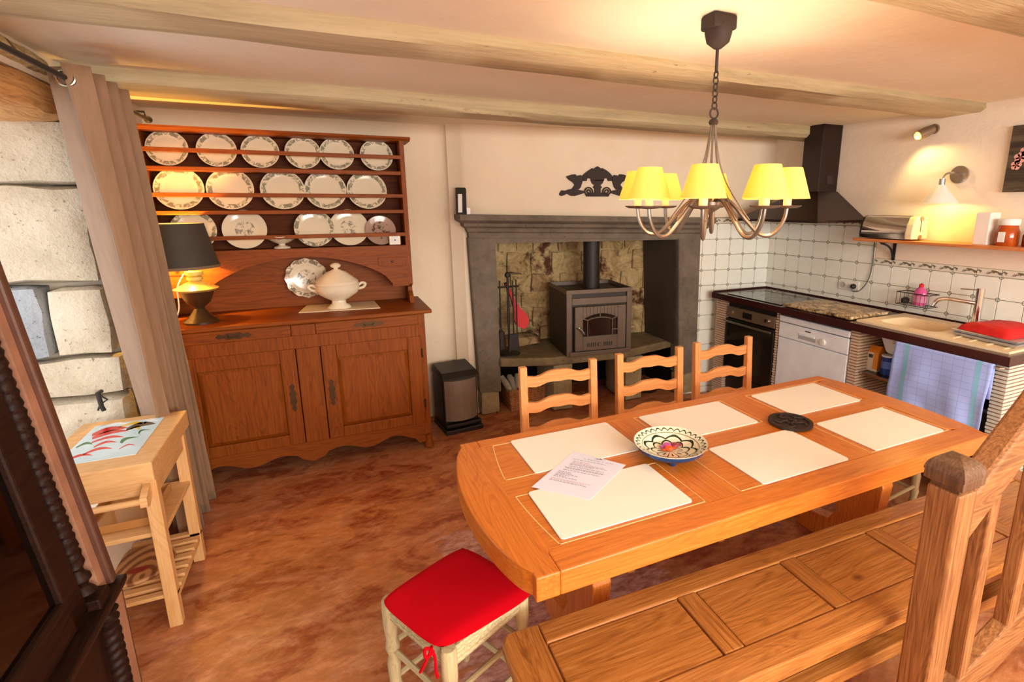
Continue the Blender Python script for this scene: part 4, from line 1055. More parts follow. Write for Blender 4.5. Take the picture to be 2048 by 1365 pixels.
# ------------------------------------------------------------------ ladder back chairs (built at the origin, back at +y)
def ladder_chair():
    t = thing('ladder_back_chair', 'pale oak ladder back chair at the left of the far side of the table', 'chair', (0,0,0), 'ladder back chairs behind the table')
    hw = 0.20
    for s in (-1,1):
        m = M(); xo = s*hw; xi = s*(hw-0.036); a, b = min(xo,xi), max(xo,xi)
        m.hexa([(a,0.0,0),(b,0.0,0),(b,0.04,0),(a,0.04,0),(a,0.0,0.45),(b,0.0,0.45),(b,0.04,0.45),(a,0.04,0.45)])
        m.hexa([(a,0.0,0.45),(b,0.0,0.45),(b,0.04,0.45),(a,0.04,0.45),(a,0.03,0.90),(b,0.03,0.90),(b,0.062,0.90),(a,0.062,0.90)])
        obj('back_post', m, W['chairz'], t, bevel=0.003)
        obj('leg', M().box(a,b,-0.40,-0.36,0,0.43), W['chairz'], t, bevel=0.003)
    for z0 in (0.80, 0.672, 0.545):
        n = 20; lo, hi = [], []
        for i in range(n+1):
            u = i/n; x = -hw+0.03+(2*hw-0.06)*u; c_ = math.exp(-((u-0.5)/0.2)**2); wv = 0.004*math.cos(u*PI*6)
            hi.append((x, z0+0.048+0.024*c_+wv)); lo.append((x, z0-0.004+0.018*math.exp(-((u-0.5)/0.25)**2)+wv))
        y = 0.012+0.03*(z0-0.45)/0.45
        obj('back_rail', M().band(lo,hi,'y',y,y+0.018), W['chairx'], t)
    obj('seat', M().box(-0.205,0.205,-0.42,0.0,0.43,0.455), W['chairx'], t, bevel=0.008)
    obj('seat_rail', M().box(-0.17,0.17,-0.395,-0.375,0.37,0.43).box(-0.17,0.17,0.01,0.03,0.37,0.43).box(-0.195,-0.175,-0.37,0.0,0.37,0.43).box(0.175,0.195,-0.37,0.0,0.37,0.43), W['chairx'], t)
    obj('stretcher', M().box(-0.19,-0.175,-0.37,0.0,0.15,0.18).box(0.175,0.19,-0.37,0.0,0.15,0.18).box(-0.175,0.175,-0.19,-0.17,0.155,0.175), W['chairx'], t)
    return t
ch = ladder_chair()
def place(o, x, y, rz): o.location = (x,y,0); o.rotation_euler = (0,0,rz)
place(ch, -2.558, -1.262, -0.05)
dup(ch, (-2.03,-1.260,0), -0.05, 'pale oak ladder back chair in the middle of the far side of the table')
dup(ch, (-1.526,-1.248,0), -0.04, 'pale oak ladder back chair nearest the kitchen on the far side of the table')

# ------------------------------------------------------------------ long bench
bn = thing('wooden_bench', 'long panelled oak bench along the near side of the table', 'bench', (-1.9,-2.40,0))
bx0, bx1, bya, byb, bz = -3.185, -0.72, -2.605, -2.215, 0.45
rot = Matrix.Translation((bx0,0,0)) @ Matrix.Translation((0,-2.4,0)) @ Matrix.Rotation(-0.028,4,'Z') @ Matrix.Translation((0,2.4,0)) @ Matrix.Translation((-bx0,0,0))
def BN(nm, m, mat, par=None, **k): return obj(nm, m.xf(rot), mat, par or bn, **k)
BN('end_board', M().prism([(bx0+0.0,bya+0.03),(bx0+0.02,bya),(bx0+0.115,bya),(bx0+0.115,byb),(bx0+0.02,byb),(bx0,byb-0.03)],'z',bz-0.035,bz), W['benchy'], bevel=0.007)
BN('end_board', M().box(bx1-0.115,bx1,bya,byb,bz-0.035,bz), W['benchy'], bevel=0.007)
BN('long_rail', M().box(bx0+0.117,bx1-0.117,bya,bya+0.085,bz-0.035,bz), W['benchx'], bevel=0.005)
BN('long_rail', M().box(bx0+0.117,bx1-0.117,byb-0.075,byb,bz-0.035,bz), W['benchx'], bevel=0.005)
xs = [bx0+0.117, -2.60, -2.18, -1.76, -1.30, bx1-0.117]
for i in range(5):
    a, b = xs[i]+(0.035 if i else 0), xs[i+1]-(0.035 if i < 4 else 0)
    BN('panel', M().box(a+0.003,b-0.003,bya+0.088,byb-0.078,bz-0.03,bz-0.004), W['benchx'], bevel=0.004)
    if i: BN('cross_rail', M().box(xs[i]-0.033,xs[i]+0.033,bya+0.087,byb-0.077,bz-0.033,bz-0.001), W['benchy'], bevel=0.003)
BN('apron', M().box(bx0+0.2,bx1-0.2,bya+0.045,bya+0.07,bz-0.12,bz-0.036).box(bx0+0.2,bx1-0.2,byb-0.07,byb-0.045,bz-0.12,bz-0.036), W['benchx'])
for x in (bx0+0.52, bx1-0.3):
    BN('leg', M().prism([(bya+0.04,0),(bya+0.04,0.06),(bya+0.09,0.12),(bya+0.08,0.3),(bya+0.045,0.33),(byb-0.045,0.33),(byb-0.08,0.3),(byb-0.09,0.12),(byb-0.04,0.06),(byb-0.04,0)],'x',x-0.022,x+0.022), W['benchz'], bevel=0.004)
BN('stretcher', M().box(bx0+0.16,bx1-0.16,bya+0.05,bya+0.10,0.20,0.25), W['benchx'], bevel=0.004)

# ------------------------------------------------------------------ rush stools with turned legs
def turned(x, y, h_, r=0.021):
    return M().lathe([(r*0.55,0),(r*0.8,0.03),(r,0.07),(r*0.75,0.10),(r*1.05,0.13),(r*0.85,0.15),(r*1.0,0.22),(r*0.7,0.25),(r*1.1,0.28),(r*0.85,0.31),(r*1.1,0.36),(r*1.1,h_-0.01),(r*0.9,h_),(0,h_)],(x,y,0),16)
def rush_stool(name, label, group, w_, d_):
    t = thing(name, label, 'stool', (0,0,0), group)
    for sx_ in (-1,1):
        for sy_ in (-1,1): obj('leg', turned(sx_*w_/2, sy_*d_/2, 0.455), W['rushz'], t, smooth=True)
    m = M(); e = 0.0; zt = 0.445
    A_ = [(-w_/2-0.01,-d_/2-0.01),(w_/2+0.01,-d_/2-0.01),(w_/2+0.01,d_/2+0.01),(-w_/2-0.01,d_/2+0.01)]
    rnds = 14
    for k in range(rnds):
        f = 1-k/rnds; z = zt-0.012*(k/rnds)
        m.tube([(x*f*0.96,y*f*0.96,z-0.004) for x,y in A_], 0.0105, 6, closed=True)
    for k in range(3): m.tube([(x*0.97,y*0.97,zt-0.016*(k+1)) for x,y in A_], 0.0095, 6, closed=True)
    obj('rush_seat', m, MAT['rushwov'], t, smooth=True)
    st_ = []
    for z in (0.14,0.27):
        for s in (-1,1):
            obj('stretcher', M().tube([(-w_/2,s*d_/2,z+0.02),(w_/2,s*d_/2,z+0.02)],0.009,8), W['rushx'], t, smooth=True)
            obj('stretcher', M().tube([(s*w_/2,-d_/2,z),(s*w_/2,d_/2,z)],0.009,8), W['rushy'], t, smooth=True)
    return t
MAT['rushwov'] = rush_mat()
def put(o, x, y, rz): o.location = (x,y,0); o.rotation_euler = (0,0,rz)
cxy = (-3.258,-2.006); ra = 0.455
s1 = rush_stool('rush_stool','beige rush seated stool with turned legs under the red cushion',None,0.285,0.295); put(s1, cxy[0], cxy[1], ra)
s2 = rush_stool('rush_stool','beige turned leg rush stool at the kitchen end of the table','rush',0.32,0.32); put(s2, -0.93, -1.76, 0.1); del s2['group']
# red seat cushion lying on the stool
cu = thing('seat_cushion', 'crimson padded seat cushion with ties on the rush stool', 'cushion', (cxy[0],cxy[1],0.455))
m = M(); n = 18; w2, d2 = 0.185, 0.20
cor = [on_z(752,1199,0.475),on_z(926,1086,0.475),on_z(1080,1181,0.475),on_z(880,1304,0.475)]
grid = {}
for lay in (0,1):
    for i in range(n+1):
        for j in range(n+1):
            u, v = i/n, j/n
            a_, b_ = 2*u-1, 2*v-1
            # superellipse-ish rounding of the corners
            q = 1-0.10*(abs(a_)**4*abs(b_)**4)
            uu, vv = 0.5+0.5*a_*q*(1-0.0*b_*b_), 0.5+0.5*b_*q
            p = (cor[0]*(1-uu)+cor[1]*uu)*(1-vv)+(cor[3]*(1-uu)+cor[2]*uu)*vv
            edge = min(1-abs(a_),1-abs(b_)); h_ = min(1,(edge*5))**0.5
            z = 0.468+0.016*h_+0.010*(1-a_*a_)*(1-b_*b_)+0.0025*noise.noise(Vector((a_*9,b_*9,0)))*(1-h_*0.8) if lay else 0.468-0.008*h_
            grid[(lay,i,j)] = len(m.v); m.v.append((p.x,p.y,z))
for lay in (0,1):
    for i in range(n):
        for j in range(n): m.f.append((grid[(lay,i,j)],grid[(lay,i+1,j)],grid[(lay,i+1,j+1)],grid[(lay,i,j+1)]))
obj('pad', m, MAT['red'], cu, smooth=True)
p = cor[3].lerp(cor[0],0.12); p.z = 0.468
tie = M()
for pts in ([p, p+Vector((-0.006,-0.018,0.004)), p+Vector((-0.026,-0.022,-0.03)), p+Vector((-0.036,-0.014,-0.055))], [p+Vector((0,-0.014,0)), p+Vector((0.004,-0.024,-0.02)), p+Vector((0.004,-0.022,-0.06)), p+Vector((0.008,-0.02,-0.085))], [p+Vector((0,-0.014,0)), p+Vector((-0.018,-0.012,0.012)), p+Vector((-0.02,-0.025,-0.004)), p+Vector((0,-0.02,-0.002))]):
    tie.tube(smoothpath(pts,5),0.0045,6)
obj('tie', tie, MAT['red'], cu, smooth=True)

# ------------------------------------------------------------------ stair railing
rl = thing('stair_railing', 'worn oak stair railing with domed newel post at the right foreground', 'railing', (-2.09,-2.734,0))
nx0, nx1, ny0, ny1 = -2.133, -2.043, -2.778, -2.688
nwl = obj('newel_post', M().box(nx0+0.004,nx1-0.004,ny0+0.004,ny1-0.004,0,0.925), W['newelz'], rl, bevel=0.008)
obj('necking', M().box(nx0+0.009,nx1-0.009,ny0+0.009,ny1-0.009,0.925,0.94).box(nx0-0.004,nx1+0.004,ny0-0.004,ny1+0.004,0.94,0.965), MAT['newelcap'], nwl, bevel=0.003)
m = M(); cxn, cyn = (nx0+nx1)/2, (ny0+ny1)/2; k = 9; hwn = 0.050
for i in range(k+1):
    a = PI/2*i/k; r_ = hwn*math.cos(a) if i<k else 0.001; z = 0.965+0.050*math.sin(a)
    for s in ((-1,-1),(1,-1),(1,1),(-1,1)): m.v.append((cxn+s[0]*r_,cyn+s[1]*r_,z))
for i in range(k):
    for j in range(4): m.f.append((i*4+j,i*4+(j+1)%4,(i+1)*4+(j+1)%4,(i+1)*4+j))
m.f += [(0,3,2,1),(4*k,4*k+1,4*k+2,4*k+3)]
obj('domed_cap', m, MAT['newelcap'], nwl)
def sloped(x0,x1,y0,y1,za,zb,th_, mat, nm, bev=0.006):
    return obj(nm, M().hexa([(x0,y0,za-th_),(x1,y0,zb-th_),(x1,y1,zb-th_),(x0,y1,za-th_),(x0,y0,za),(x1,y0,zb),(x1,y1,zb),(x0,y1,za)]), mat, rl, bevel=bev)
def railz(x): return 0.965+0.80*(x+1.965)
def lowz(x): return 0.235+0.42*(x+1.965)
xe = -1.2
sloped(nx1,xe,-2.765,-2.70,railz(nx1),railz(xe),0.15,W['newelx'],'handrail',0.012)
sloped(nx1,xe,-2.757,-2.708,lowz(nx1),lowz(xe),0.14,W['newelx'],'bottom_rail')
for x in (-1.90,-1.67,-1.44,-1.26):
    obj('baluster', M().hexa([(x-0.022,-2.755,lowz(x)-0.03),(x+0.022,-2.755,lowz(x)-0.03),(x+0.022,-2.711,lowz(x)-0.03),(x-0.022,-2.711,lowz(x)-0.03),(x-0.022,-2.755,railz(x)-0.1),(x+0.022,-2.755,railz(x)-0.1),(x+0.022,-2.711,railz(x)-0.1),(x-0.022,-2.711,railz(x)-0.1)]), W['newelz'], rl, bevel=0.006)
# ------------------------------------------------------------------ kitchen run
ct = 0.93
single('worktop', M().box(-0.605,-0.004,-2.155,-1.725,ct-0.048,ct).box(-0.605,-0.004,-1.365,-0.0,ct-0.048,ct).box(-0.605,-0.465,-1.725,-1.365,ct-0.048,ct).box(-0.165,-0.004,-1.725,-1.365,ct-0.048,ct).box(-0.018,-0.008,-2.15,-0.012,ct,ct+0.012).box(-0.6,-0.018,-0.02,-0.010,ct,ct+0.012), MAT['counter'], 'dark plum kitchen worktop running along the right hand wall', 'worktop', (-0.3,-1.1,ct-0.05))
def pier(name, lab, x0, x1, y0, y1, ztop, pale=False):
    t = thing(name, lab, 'pier', ((x0+x1)/2,(y0+y1)/2,0))
    obj('core', M().box(x0+0.006,x1,y0+0.006,y1-0.006,0,ztop), MAT['stripd'], t)
    m = M(); z = 0.004; r = random.Random(int(-y0*100)); 
    while z+0.013 < ztop:
        o_ = r.uniform(0,0.003)
        m.box(x0+o_,x1,y0+o_,y1-o_,z,z+0.013); z += 0.0195
    obj('stone_strip', m, MAT['stripw'] if pale else MAT['strip'], t, kind='stuff'); return t
pier('veneered_pier','stone strip clad pier between tiled wall and oven',-0.56,-0.02,-0.135,-0.012,0.88)
pier('veneered_pier','thin stone strip clad pier between oven and dishwasher',-0.56,-0.02,-0.70,-0.672,0.88)
pier('veneered_pier','stone strip clad pier right of the white dishwasher',-0.56,-0.02,-1.345,-1.285,0.88)
pier('veneered_pier','stone strip clad end pier at the near end of the worktop',-0.56,-0.02,-2.14,-2.08,0.88,True)
# oven
ov = thing('oven', 'dark glass built in oven with bronze control panel under the worktop', 'oven', (-0.3,-0.4,0.25))
obj('cavity', M().box(-0.53,-0.02,-0.67,-0.14,0.26,0.86), MAT['heatb'], ov)
obj('control_panel', M().box(-0.56,-0.53,-0.665,-0.145,0.745,0.835), MAT['ovenm'], ov, bevel=0.004)
dr = obj('door', M().box(-0.565,-0.53,-0.665,-0.145,0.28,0.735), MAT['oveng'], ov, bevel=0.004)
obj('handle', M().tube([(-0.59,-0.655,0.715),(-0.59,-0.155,0.715)],0.008,10).tube([(-0.565,-0.63,0.715),(-0.59,-0.63,0.715)],0.005,8).tube([(-0.565,-0.18,0.715),(-0.59,-0.18,0.715)],0.005,8), MAT['steel'], dr, smooth=True)
for y in (-0.21,-0.595):
    obj('knob', M().lathe([(0,0),(0.02,0),(0.018,0.018),(0,0.02)],(0,0,0),18).xf(Matrix.Translation((-0.56,y,0.79)) @ Matrix.Rotation(-PI/2,4,'Y')), MAT['ovenm'] if y > -0.4 else MAT['chrome'], ov, smooth=True)
obj('display', M().box(-0.5615,-0.559,-0.43,-0.33,0.765,0.812), MAT['blackglass'], ov)
obj('plinth', M().box(-0.52,-0.02,-0.67,-0.14,0,0.25), MAT['heatb'], ov)
# dishwasher
dw = thing('dishwasher', 'white freestanding dishwasher under the worktop beside the oven', 'dishwasher', (-0.3,-0.99,0))
obj('body', M().box(-0.54,-0.03,-1.275,-0.708,0.02,0.80), MAT['white'], dw, bevel=0.004)
obj('lid', M().box(-0.565,-0.03,-1.278,-0.706,0.818,0.862), MAT['white'], dw, bevel=0.006)
obj('control_panel', M().box(-0.562,-0.54,-1.275,-0.708,0.705,0.812), MAT['white'], dw, bevel=0.004)
obj('door', M().box(-0.56,-0.54,-1.275,-0.708,0.10,0.70), MAT['white'], dw, bevel=0.004)
obj('handle_recess', M().box(-0.5635,-0.561,-1.03,-0.885,0.725,0.765), plain('recess_grey',(180,182,184),0.4), dw, bevel=0.002)
obj('handle_lip', M().box(-0.568,-0.562,-1.025,-0.89,0.752,0.768), MAT['white'], dw, bevel=0.002)
obj('knob', M().lathe([(0,0),(0.022,0),(0.019,0.014),(0,0.016)],(0,0,0),20).xf(Matrix.Translation((-0.562,-1.09,0.745)) @ Matrix.Rotation(-PI/2,4,'Y')), MAT['whitep'], dw, smooth=True)
obj('badge', M().box(-0.5635,-0.5615,-0.985,-0.94,0.785,0.793), MAT['cable'], dw)
# shelf in the open bay
bsf = thing('bay_shelf', 'dark shelf with metal edge in the open bay under the sink', 'shelf', (-0.3,-1.7,0.6))
obj('board', M().box(-0.52,-0.03,-2.075,-1.35,0.600,0.614), MAT['hood'], bsf)
obj('metal_edge', M().box(-0.526,-0.5202,-2.075,-1.35,0.599,0.616), MAT['steel'], bsf)
single('bay_back_panel', M().box(-0.035,-0.02,-2.075,-1.35,0.0,0.88), MAT['heatb'], 'dark back panel of the open bay under the sink', 'panel', (-0.03,-1.7,0.0))
car = thing('juice_carton', 'orange and white drinks carton on the shelf under the worktop', 'carton', (-0.42,-1.375,0.615))
cc = (-0.455,-0.385,-1.41,-1.34)
obj('carton_body', M().box(*cc,0.615,0.735), plain('carton_white',(232,220,200),0.5), car)
obj('gable', M().hexa([(cc[0],cc[2],0.735),(cc[1],cc[2],0.735),(cc[1],cc[3],0.735),(cc[0],cc[3],0.735),(cc[0]+0.03,cc[2],0.775),(cc[1]-0.03,cc[2],0.775),(cc[1]-0.03,cc[3],0.775),(cc[0]+0.03,cc[3],0.775)]), plain('carton_orange',(240,140,30),0.5), car)
obj('orange_label', M().box(cc[0]-0.001,cc[1]+0.001,cc[2]-0.001,cc[2]+0.03,0.63,0.734), plain('carton_label',(236,150,50),0.5), car)
obj('dark_logo', M().box(cc[0]-0.0015,cc[0],cc[3]-0.035,cc[3]-0.008,0.70,0.722), plain('carton_logo',(60,60,40),0.5), car)
for i,(x,y,r,h_,col,lab) in enumerate([(-0.43,-1.455,0.033,0.112,(26,58,130),'dark blue canister with white lid beside the orange carton'),(-0.38,-1.53,0.028,0.07,(40,90,160),'short blue tub behind the tea towel on the bay shelf')]):
    t = thing('blue_canister', lab, 'canister', (x,y,0.615))
    obj('can', M().lathe([(0,0),(r,0),(r,h_),(0,h_)],(x,y,0.615),20), plain('canister_blue'+str(i),col,0.35), t, smooth=True)
    obj('lid', M().lathe([(0,h_),(r*1.04,h_),(r*1.04,h_+0.01),(0,h_+0.012)],(x,y,0.615),20), MAT['whitep'], t, smooth=True)
    obj('label_band', M().lathe([(r*1.01,h_*0.35),(r*1.01,h_*0.75)],(x,y,0.615),20), plain('canister_label'+str(i),(90,120,190),0.4), t, smooth=True)
sb = thing('sink_underside', 'white underside of the sink bowl seen in the open bay', 'sink bowl', (-0.33,-1.6,0.72))
obj('bowl_shell', M().hexa([(-0.44,-1.74,0.745),(-0.12,-1.74,0.745),(-0.12,-1.44,0.745),(-0.44,-1.44,0.745),(-0.47,-1.78,0.88),(-0.10,-1.78,0.88),(-0.10,-1.40,0.88),(-0.47,-1.40,0.88)]), MAT['whitep'], sb, bevel=0.02)
# towel rail and towel
tr = single('towel_rail', M().tube([(-0.59,-1.60,0.868),(-0.622,-1.60,0.872),(-0.622,-2.128,0.872),(-0.59,-2.128,0.868)],0.006,8), MAT['chrome'], 'thin chrome towel rail under the worktop edge', 'towel rail', (-0.6,-1.86,0.87), smooth=True)
def towel():
    q = N('checked_tea_towel'); s = q.sep(q.co('Object'))
    def lines(c_, per, w_):
        f = q.math('FRACT', q.math('DIVIDE', q.math('ADD', c_, 10), per)); return q.math('LESS_THAN', f, w_)
    g = q.math('MAXIMUM', lines(s[1],0.052,0.05), lines(s[2],0.036,0.07))
    c = q.mix(q.math('MULTIPLY', g, 0.5), (166,186,248), (118,140,206))
    a1 = q.math('LESS_THAN', q.math('ABSOLUTE', q.math('ADD', s[1], -0.175)), 0.014); a2 = q.math('LESS_THAN', q.math('ABSOLUTE', q.math('ADD', s[1], 0.185)), 0.012)
    c = q.mix(q.math('MULTIPLY', q.math('MAXIMUM', a1, a2), 0.8), c, (120,190,216))
    return q.set(c, 0.85)
m = M(); ny, nz = 36, 24; tyl, tyr = -1.615, -2.105
for layer, off in ((0,-0.004),(1,0.0)):
    pass
for j in range(nz+4):
    for i in range(ny+1):
        u = i/ny; y = tyl+(tyr-tyl)*u
        if j < nz:
            v = 1-j/(nz-1)      # 1 bottom .. 0 top
            z = 0.880-0.375*v; fold = 0.010*math.sin(u*14+1.5*v)*v+0.016*noise.noise(Vector((u*5,v*3,0)))*v; x = -0.632-0.004*v+fold; y += 0.008*v*math.sin(v*3)
            y = y + 0.014*v
        else:
            k = j-nz; x = (-0.622,-0.612,-0.611,-0.611)[k]; z = (0.886,0.880,0.80,0.70)[k]
        m.v.append((x,y,z))
for j in range(nz+3):
    for i in range(ny): a = j*(ny+1)+i; m.f.append((a,a+1,a+ny+2,a+ny+1))
tw = single('tea_towel', m, towel(), 'pale blue checked tea towel hanging from the rail under the worktop', 'towel', (-0.62,-1.86,0.50), smooth=True)
sd = tw.modifiers.new('thick','SOLIDIFY'); sd.thickness = 0.002
# hob
hb = thing('ceramic_hob', 'black ceramic hob set in the worktop at the far corner', 'hob', (-0.3,-0.42,ct))
obj('glass', M().box(-0.56,-0.08,-0.70,-0.14,ct,ct+0.006), MAT['blackglass'], hb, bevel=0.002)
m = M()
for x,y,r in ((-0.42,-0.28,0.08),(-0.2,-0.28,0.1),(-0.42,-0.55,0.1),(-0.2,-0.55,0.08)):
    m.lathe([(r,0.0062),(r-0.002,0.0066)],(x,y,ct),28)
m.f = [f for f in m.f if len(f)==4]
obj('ring_mark', m, MAT['cable'], hb)
# marble board
q = N('veined_brown_marble'); vo = q.n('ShaderNodeTexVoronoi'); q.l(q.co('Object',(1,1,1)), vo.inputs['Vector']); vo.inputs['Scale'].default_value = 26
c = q.ramp(vo.outputs['Distance'], [(0.1,(206,180,134)),(0.3,(140,108,70)),(0.5,(54,40,26))])
c = q.mix(0.6, c, q.ramp(q.noise(q.co(),22,5,0.7,1.0), [(0.42,(70,50,32)),(0.5,(196,158,104)),(0.6,(250,232,190))]))
mb = rough_block(-0.575,-0.165,-1.275,-0.73,ct+0.002,ct+0.028,0.005,0.022,3,0.004)
single('marble_board', mb, q.set(c,0.3), 'rough edged brown marble board lying on the worktop left of the sink', 'board', (-0.38,-1.0,ct), smooth=True)
# sink
sk = thing('kitchen_sink', 'cream composite inset sink with drainer on the dark worktop', 'sink', (-0.3,-1.7,ct))
sx0,sx1,sy0,sy1 = -0.545,-0.075,-2.12,-1.30; b0,b1,c0,c1 = -0.46,-0.17,-1.72,-1.37
zt = ct+0.012; nb = 14
m = M()
m.box(sx0,sx1,sy0,c0,ct,zt).box(sx0,sx1,c1,sy1,ct,zt).box(sx0,b0,c0,c1,ct,zt).box(b1,sx1,c0,c1,ct,zt)
obj('rim', m, MAT['sink'], sk)
def rr(cx_,cy_,hx_,hy_,r_,z_):
    P_ = arc(cx_+hx_-r_,cy_+hy_-r_,r_,0,PI/2,4)+arc(cx_-hx_+r_,cy_+hy_-r_,r_,PI/2,PI,4)+arc(cx_-hx_+r_,cy_-hy_+r_,r_,PI,1.5*PI,4)+arc(cx_+hx_-r_,cy_-hy_+r_,r_,1.5*PI,2*PI,4)
    return [(a,b,z_) for a,b in P_]
cxs, cys, hxs, hys = (b0+b1)/2,(c0+c1)/2,(b1-b0)/2,(c1-c0)/2
rg = [rr(cxs,cys,hxs+0.001,hys+0.001,0.002,zt-0.001), rr(cxs,cys,hxs-0.004,hys-0.004,0.06,zt-0.001), rr(cxs,cys,hxs-0.02,hys-0.02,0.06,ct-0.02),rr(cxs,cys,hxs-0.05,hys-0.05,0.05,ct-0.045)]
m = M(); k = len(rg[0]); m.v = [p for r_ in rg for p in r_]
for a in range(3):
    for b in range(k): m.f.append((a*k+b,a*k+(b+1)%k,(a+1)*k+(b+1)%k,(a+1)*k+b))
m.f.append(tuple(range(3*k,4*k)))
obj('basin', m, MAT['sink'], sk, smooth=True)
obj('drainer_ribs', M().box(-0.5,-0.12,-2.08,-2.07,zt,zt+0.003).box(-0.5,-0.12,-2.0,-1.99,zt,zt+0.003).box(-0.5,-0.12,-1.92,-1.91,zt,zt+0.003).box(-0.5,-0.12,-1.84,-1.83,zt,zt+0.003), MAT['sink'], sk)
obj('plug', M().lathe([(0,0),(0.025,0),(0.025,0.005),(0,0.006)],(-0.20,-1.745,zt),18), MAT['iron'], sk, smooth=True)
# tap
tp = thing('mixer_tap', 'tall chrome mixer tap with side spout behind the sink', 'tap', (-0.125,-1.745,ct+0.012))
tx_, ty_ = -0.125,-1.745
obj('column', M().tube([(tx_,ty_,ct+0.01),(tx_,ty_,ct+0.245)],0.0215,20).lathe([(0.03,0),(0.03,0.008),(0,0.008)],(tx_,ty_,ct+0.012),20), MAT['chrome'], tp, smooth=True)
obj('spout', M().tube(smoothpath([(tx_,ty_,ct+0.155),(tx_-0.05,ty_+0.07,ct+0.165),(tx_-0.08,ty_+0.135,ct+0.17),(tx_-0.10,ty_+0.17,ct+0.155),(tx_-0.11,ty_+0.185,ct+0.12)],5),0.0115,12), MAT['chrome'], tp, smooth=True)
obj('lever', M().tube([(tx_,ty_,ct+0.235),(tx_-0.05,ty_+0.08,ct+0.235)],0.004,8), MAT['chrome'], tp, smooth=True)
# trays with red cloth
tz = zt+0.003
for i,(a,b) in enumerate([(0.0,0.016),(0.018,0.034)]):
    m = M().hexa([(-0.46+0.01*i,-2.10,tz+a),(-0.17+0.01*i,-2.09,tz+a),(-0.15,-1.80,tz+a),(-0.42,-1.80+0.01*i,tz+a),(-0.47+0.01*i,-2.115,tz+b),(-0.16+0.01*i,-2.10,tz+b),(-0.14,-1.79,tz+b),(-0.43,-1.79+0.01*i,tz+b)])
    single('aluminium_tray', m, plain('dull_aluminium',(186,184,184),0.3,0.5), ['lower of two shallow metal trays stacked on the sink drainer','upper of two shallow metal trays, directly under the red cloth'][i], 'tray', (-0.3,-1.95,tz+a), 'trays on the drainer', bevel=0.003)
m = M(); n = 16
for lay in (0,1):
    for i in range(n+1):
        for j in range(n+1):
            u, v = i/n, j/n; a_, b_ = 2*u-1, 2*v-1; ed = min(1-abs(a_),1-abs(b_)); h_ = min(1,ed*4)**0.5
            x = -0.30+0.135*a_+0.03*b_; y = -1.945+0.135*b_-0.015*a_
            m.v.append((x,y,tz+0.036+(0.03*h_+0.022*(1-abs(b_+0.1)**1.5)*h_+0.005*noise.noise(Vector((a_*3,b_*3,1))) if lay else 0)))
for lay in (0,1):
    for i in range(n):
        for j in range(n): a = lay*(n+1)**2+i*(n+1)+j; m.f.append((a,a+1,a+n+2,a+n+1))
for i in range(n):
    for s in ((0,i,0,i+1),(n,i,n,i+1),(i,0,i+1,0),(i,n,i+1,n)):
        a = s[0]*(n+1)+s[1]; b = s[2]*(n+1)+s[3]; m.f.append((a,b,b+(n+1)**2,a+(n+1)**2))
single('folded_red_cloth', m, MAT['redcloth'], 'folded glossy red cloth on the metal trays by the sink', 'cloth', (-0.3,-1.945,tz+0.036), smooth=True)
# caddy with bottle and sponge
cd = thing('wire_caddy', 'black wire sponge caddy fixed to the tiles behind the sink', 'caddy', (-0.06,-1.355,1.0))
cy0_, cy1_, cz0_, cz1_, cx0_ = -1.462,-1.255,1.005,1.085,-0.115
m = M()
for z in (cz0_,cz1_): m.tube([(cx0_,cy0_,z),(cx0_,cy1_,z),(-0.012,cy1_,z),(-0.012,cy0_,z)],0.0022 if z==cz0_ else 0.003,6,closed=True)
for i in range(9):
    y = cy0_+(cy1_-cy0_)*i/8; m.tube([(cx0_,y,cz1_),(cx0_,y,cz0_),(-0.012,y,cz0_)],0.0016,5)
obj('wire_basket', m, MAT['blackp'], cd, smooth=True)
bt_ = thing('soap_bottle', 'pink washing up liquid bottle with red cap in the wire caddy', 'bottle', (-0.062,-1.375,1.008))
bp_ = (-0.062,-1.375,1.008)
obj('bottle_body', M().lathe([(0,0),(0.030,0),(0.036,0.01),(0.036,0.075),(0.030,0.098),(0.016,0.115),(0.012,0.12),(0,0.12)],bp_,24,0.8,1.1), plain('pink_liquid',(220,90,150),0.15,0,0.05), bt_, smooth=True)
obj('red_cap', M().lathe([(0.014,0.118),(0.014,0.135),(0.008,0.14),(0,0.145)],bp_,16), MAT['redcloth'], bt_, smooth=True)
obj('label', M().lathe([(0.0368,0.022),(0.0368,0.062)],bp_,24,0.8,1.1), plain('pink_label',(236,150,190),0.3), bt_, smooth=True)
single('scouring_pad', rough_block(-0.085,-0.035,-1.305,-1.265,1.008,1.045,0.006,0.012,2,0.006), MAT['rust'], 'dark scouring pad in the wire caddy beside the pink bottle', 'scourer', (-0.06,-1.285,1.008), smooth=True)
# socket, plug, cord
sp = on_x(1697,569,0); so = thing('wall_socket', 'white double wall socket on the tiles above the hob', 'socket', (-0.012, sp.y, sp.z))
obj('plate', M().box(-0.016,-0.006,-0.905,-0.735,1.025,1.095), MAT['whitep'], so, bevel=0.004)
for y in (-0.775,): obj('outlet', M().lathe([(0.018,0.0),(0.022,0.004),(0.018,0.002)],(0,0,0),20).xf(Matrix.Translation((-0.016,y,1.06)) @ Matrix.Rotation(-PI/2,4,'Y')), plain('socket_shadow',(190,184,170),0.5), so, smooth=True)
pg = thing('power_plug', 'black plug and cord of the toaster in the wall socket', 'plug', (-0.03,-0.868,1.058))
obj('plug_body', M().lathe([(0,0),(0.019,0),(0.019,0.018),(0.01,0.03),(0,0.032)],(0,0,0),18).xf(Matrix.Translation((-0.016,-0.868,1.058)) @ Matrix.Rotation(-PI/2,4,'Y')), MAT['blackp'], pg, smooth=True)
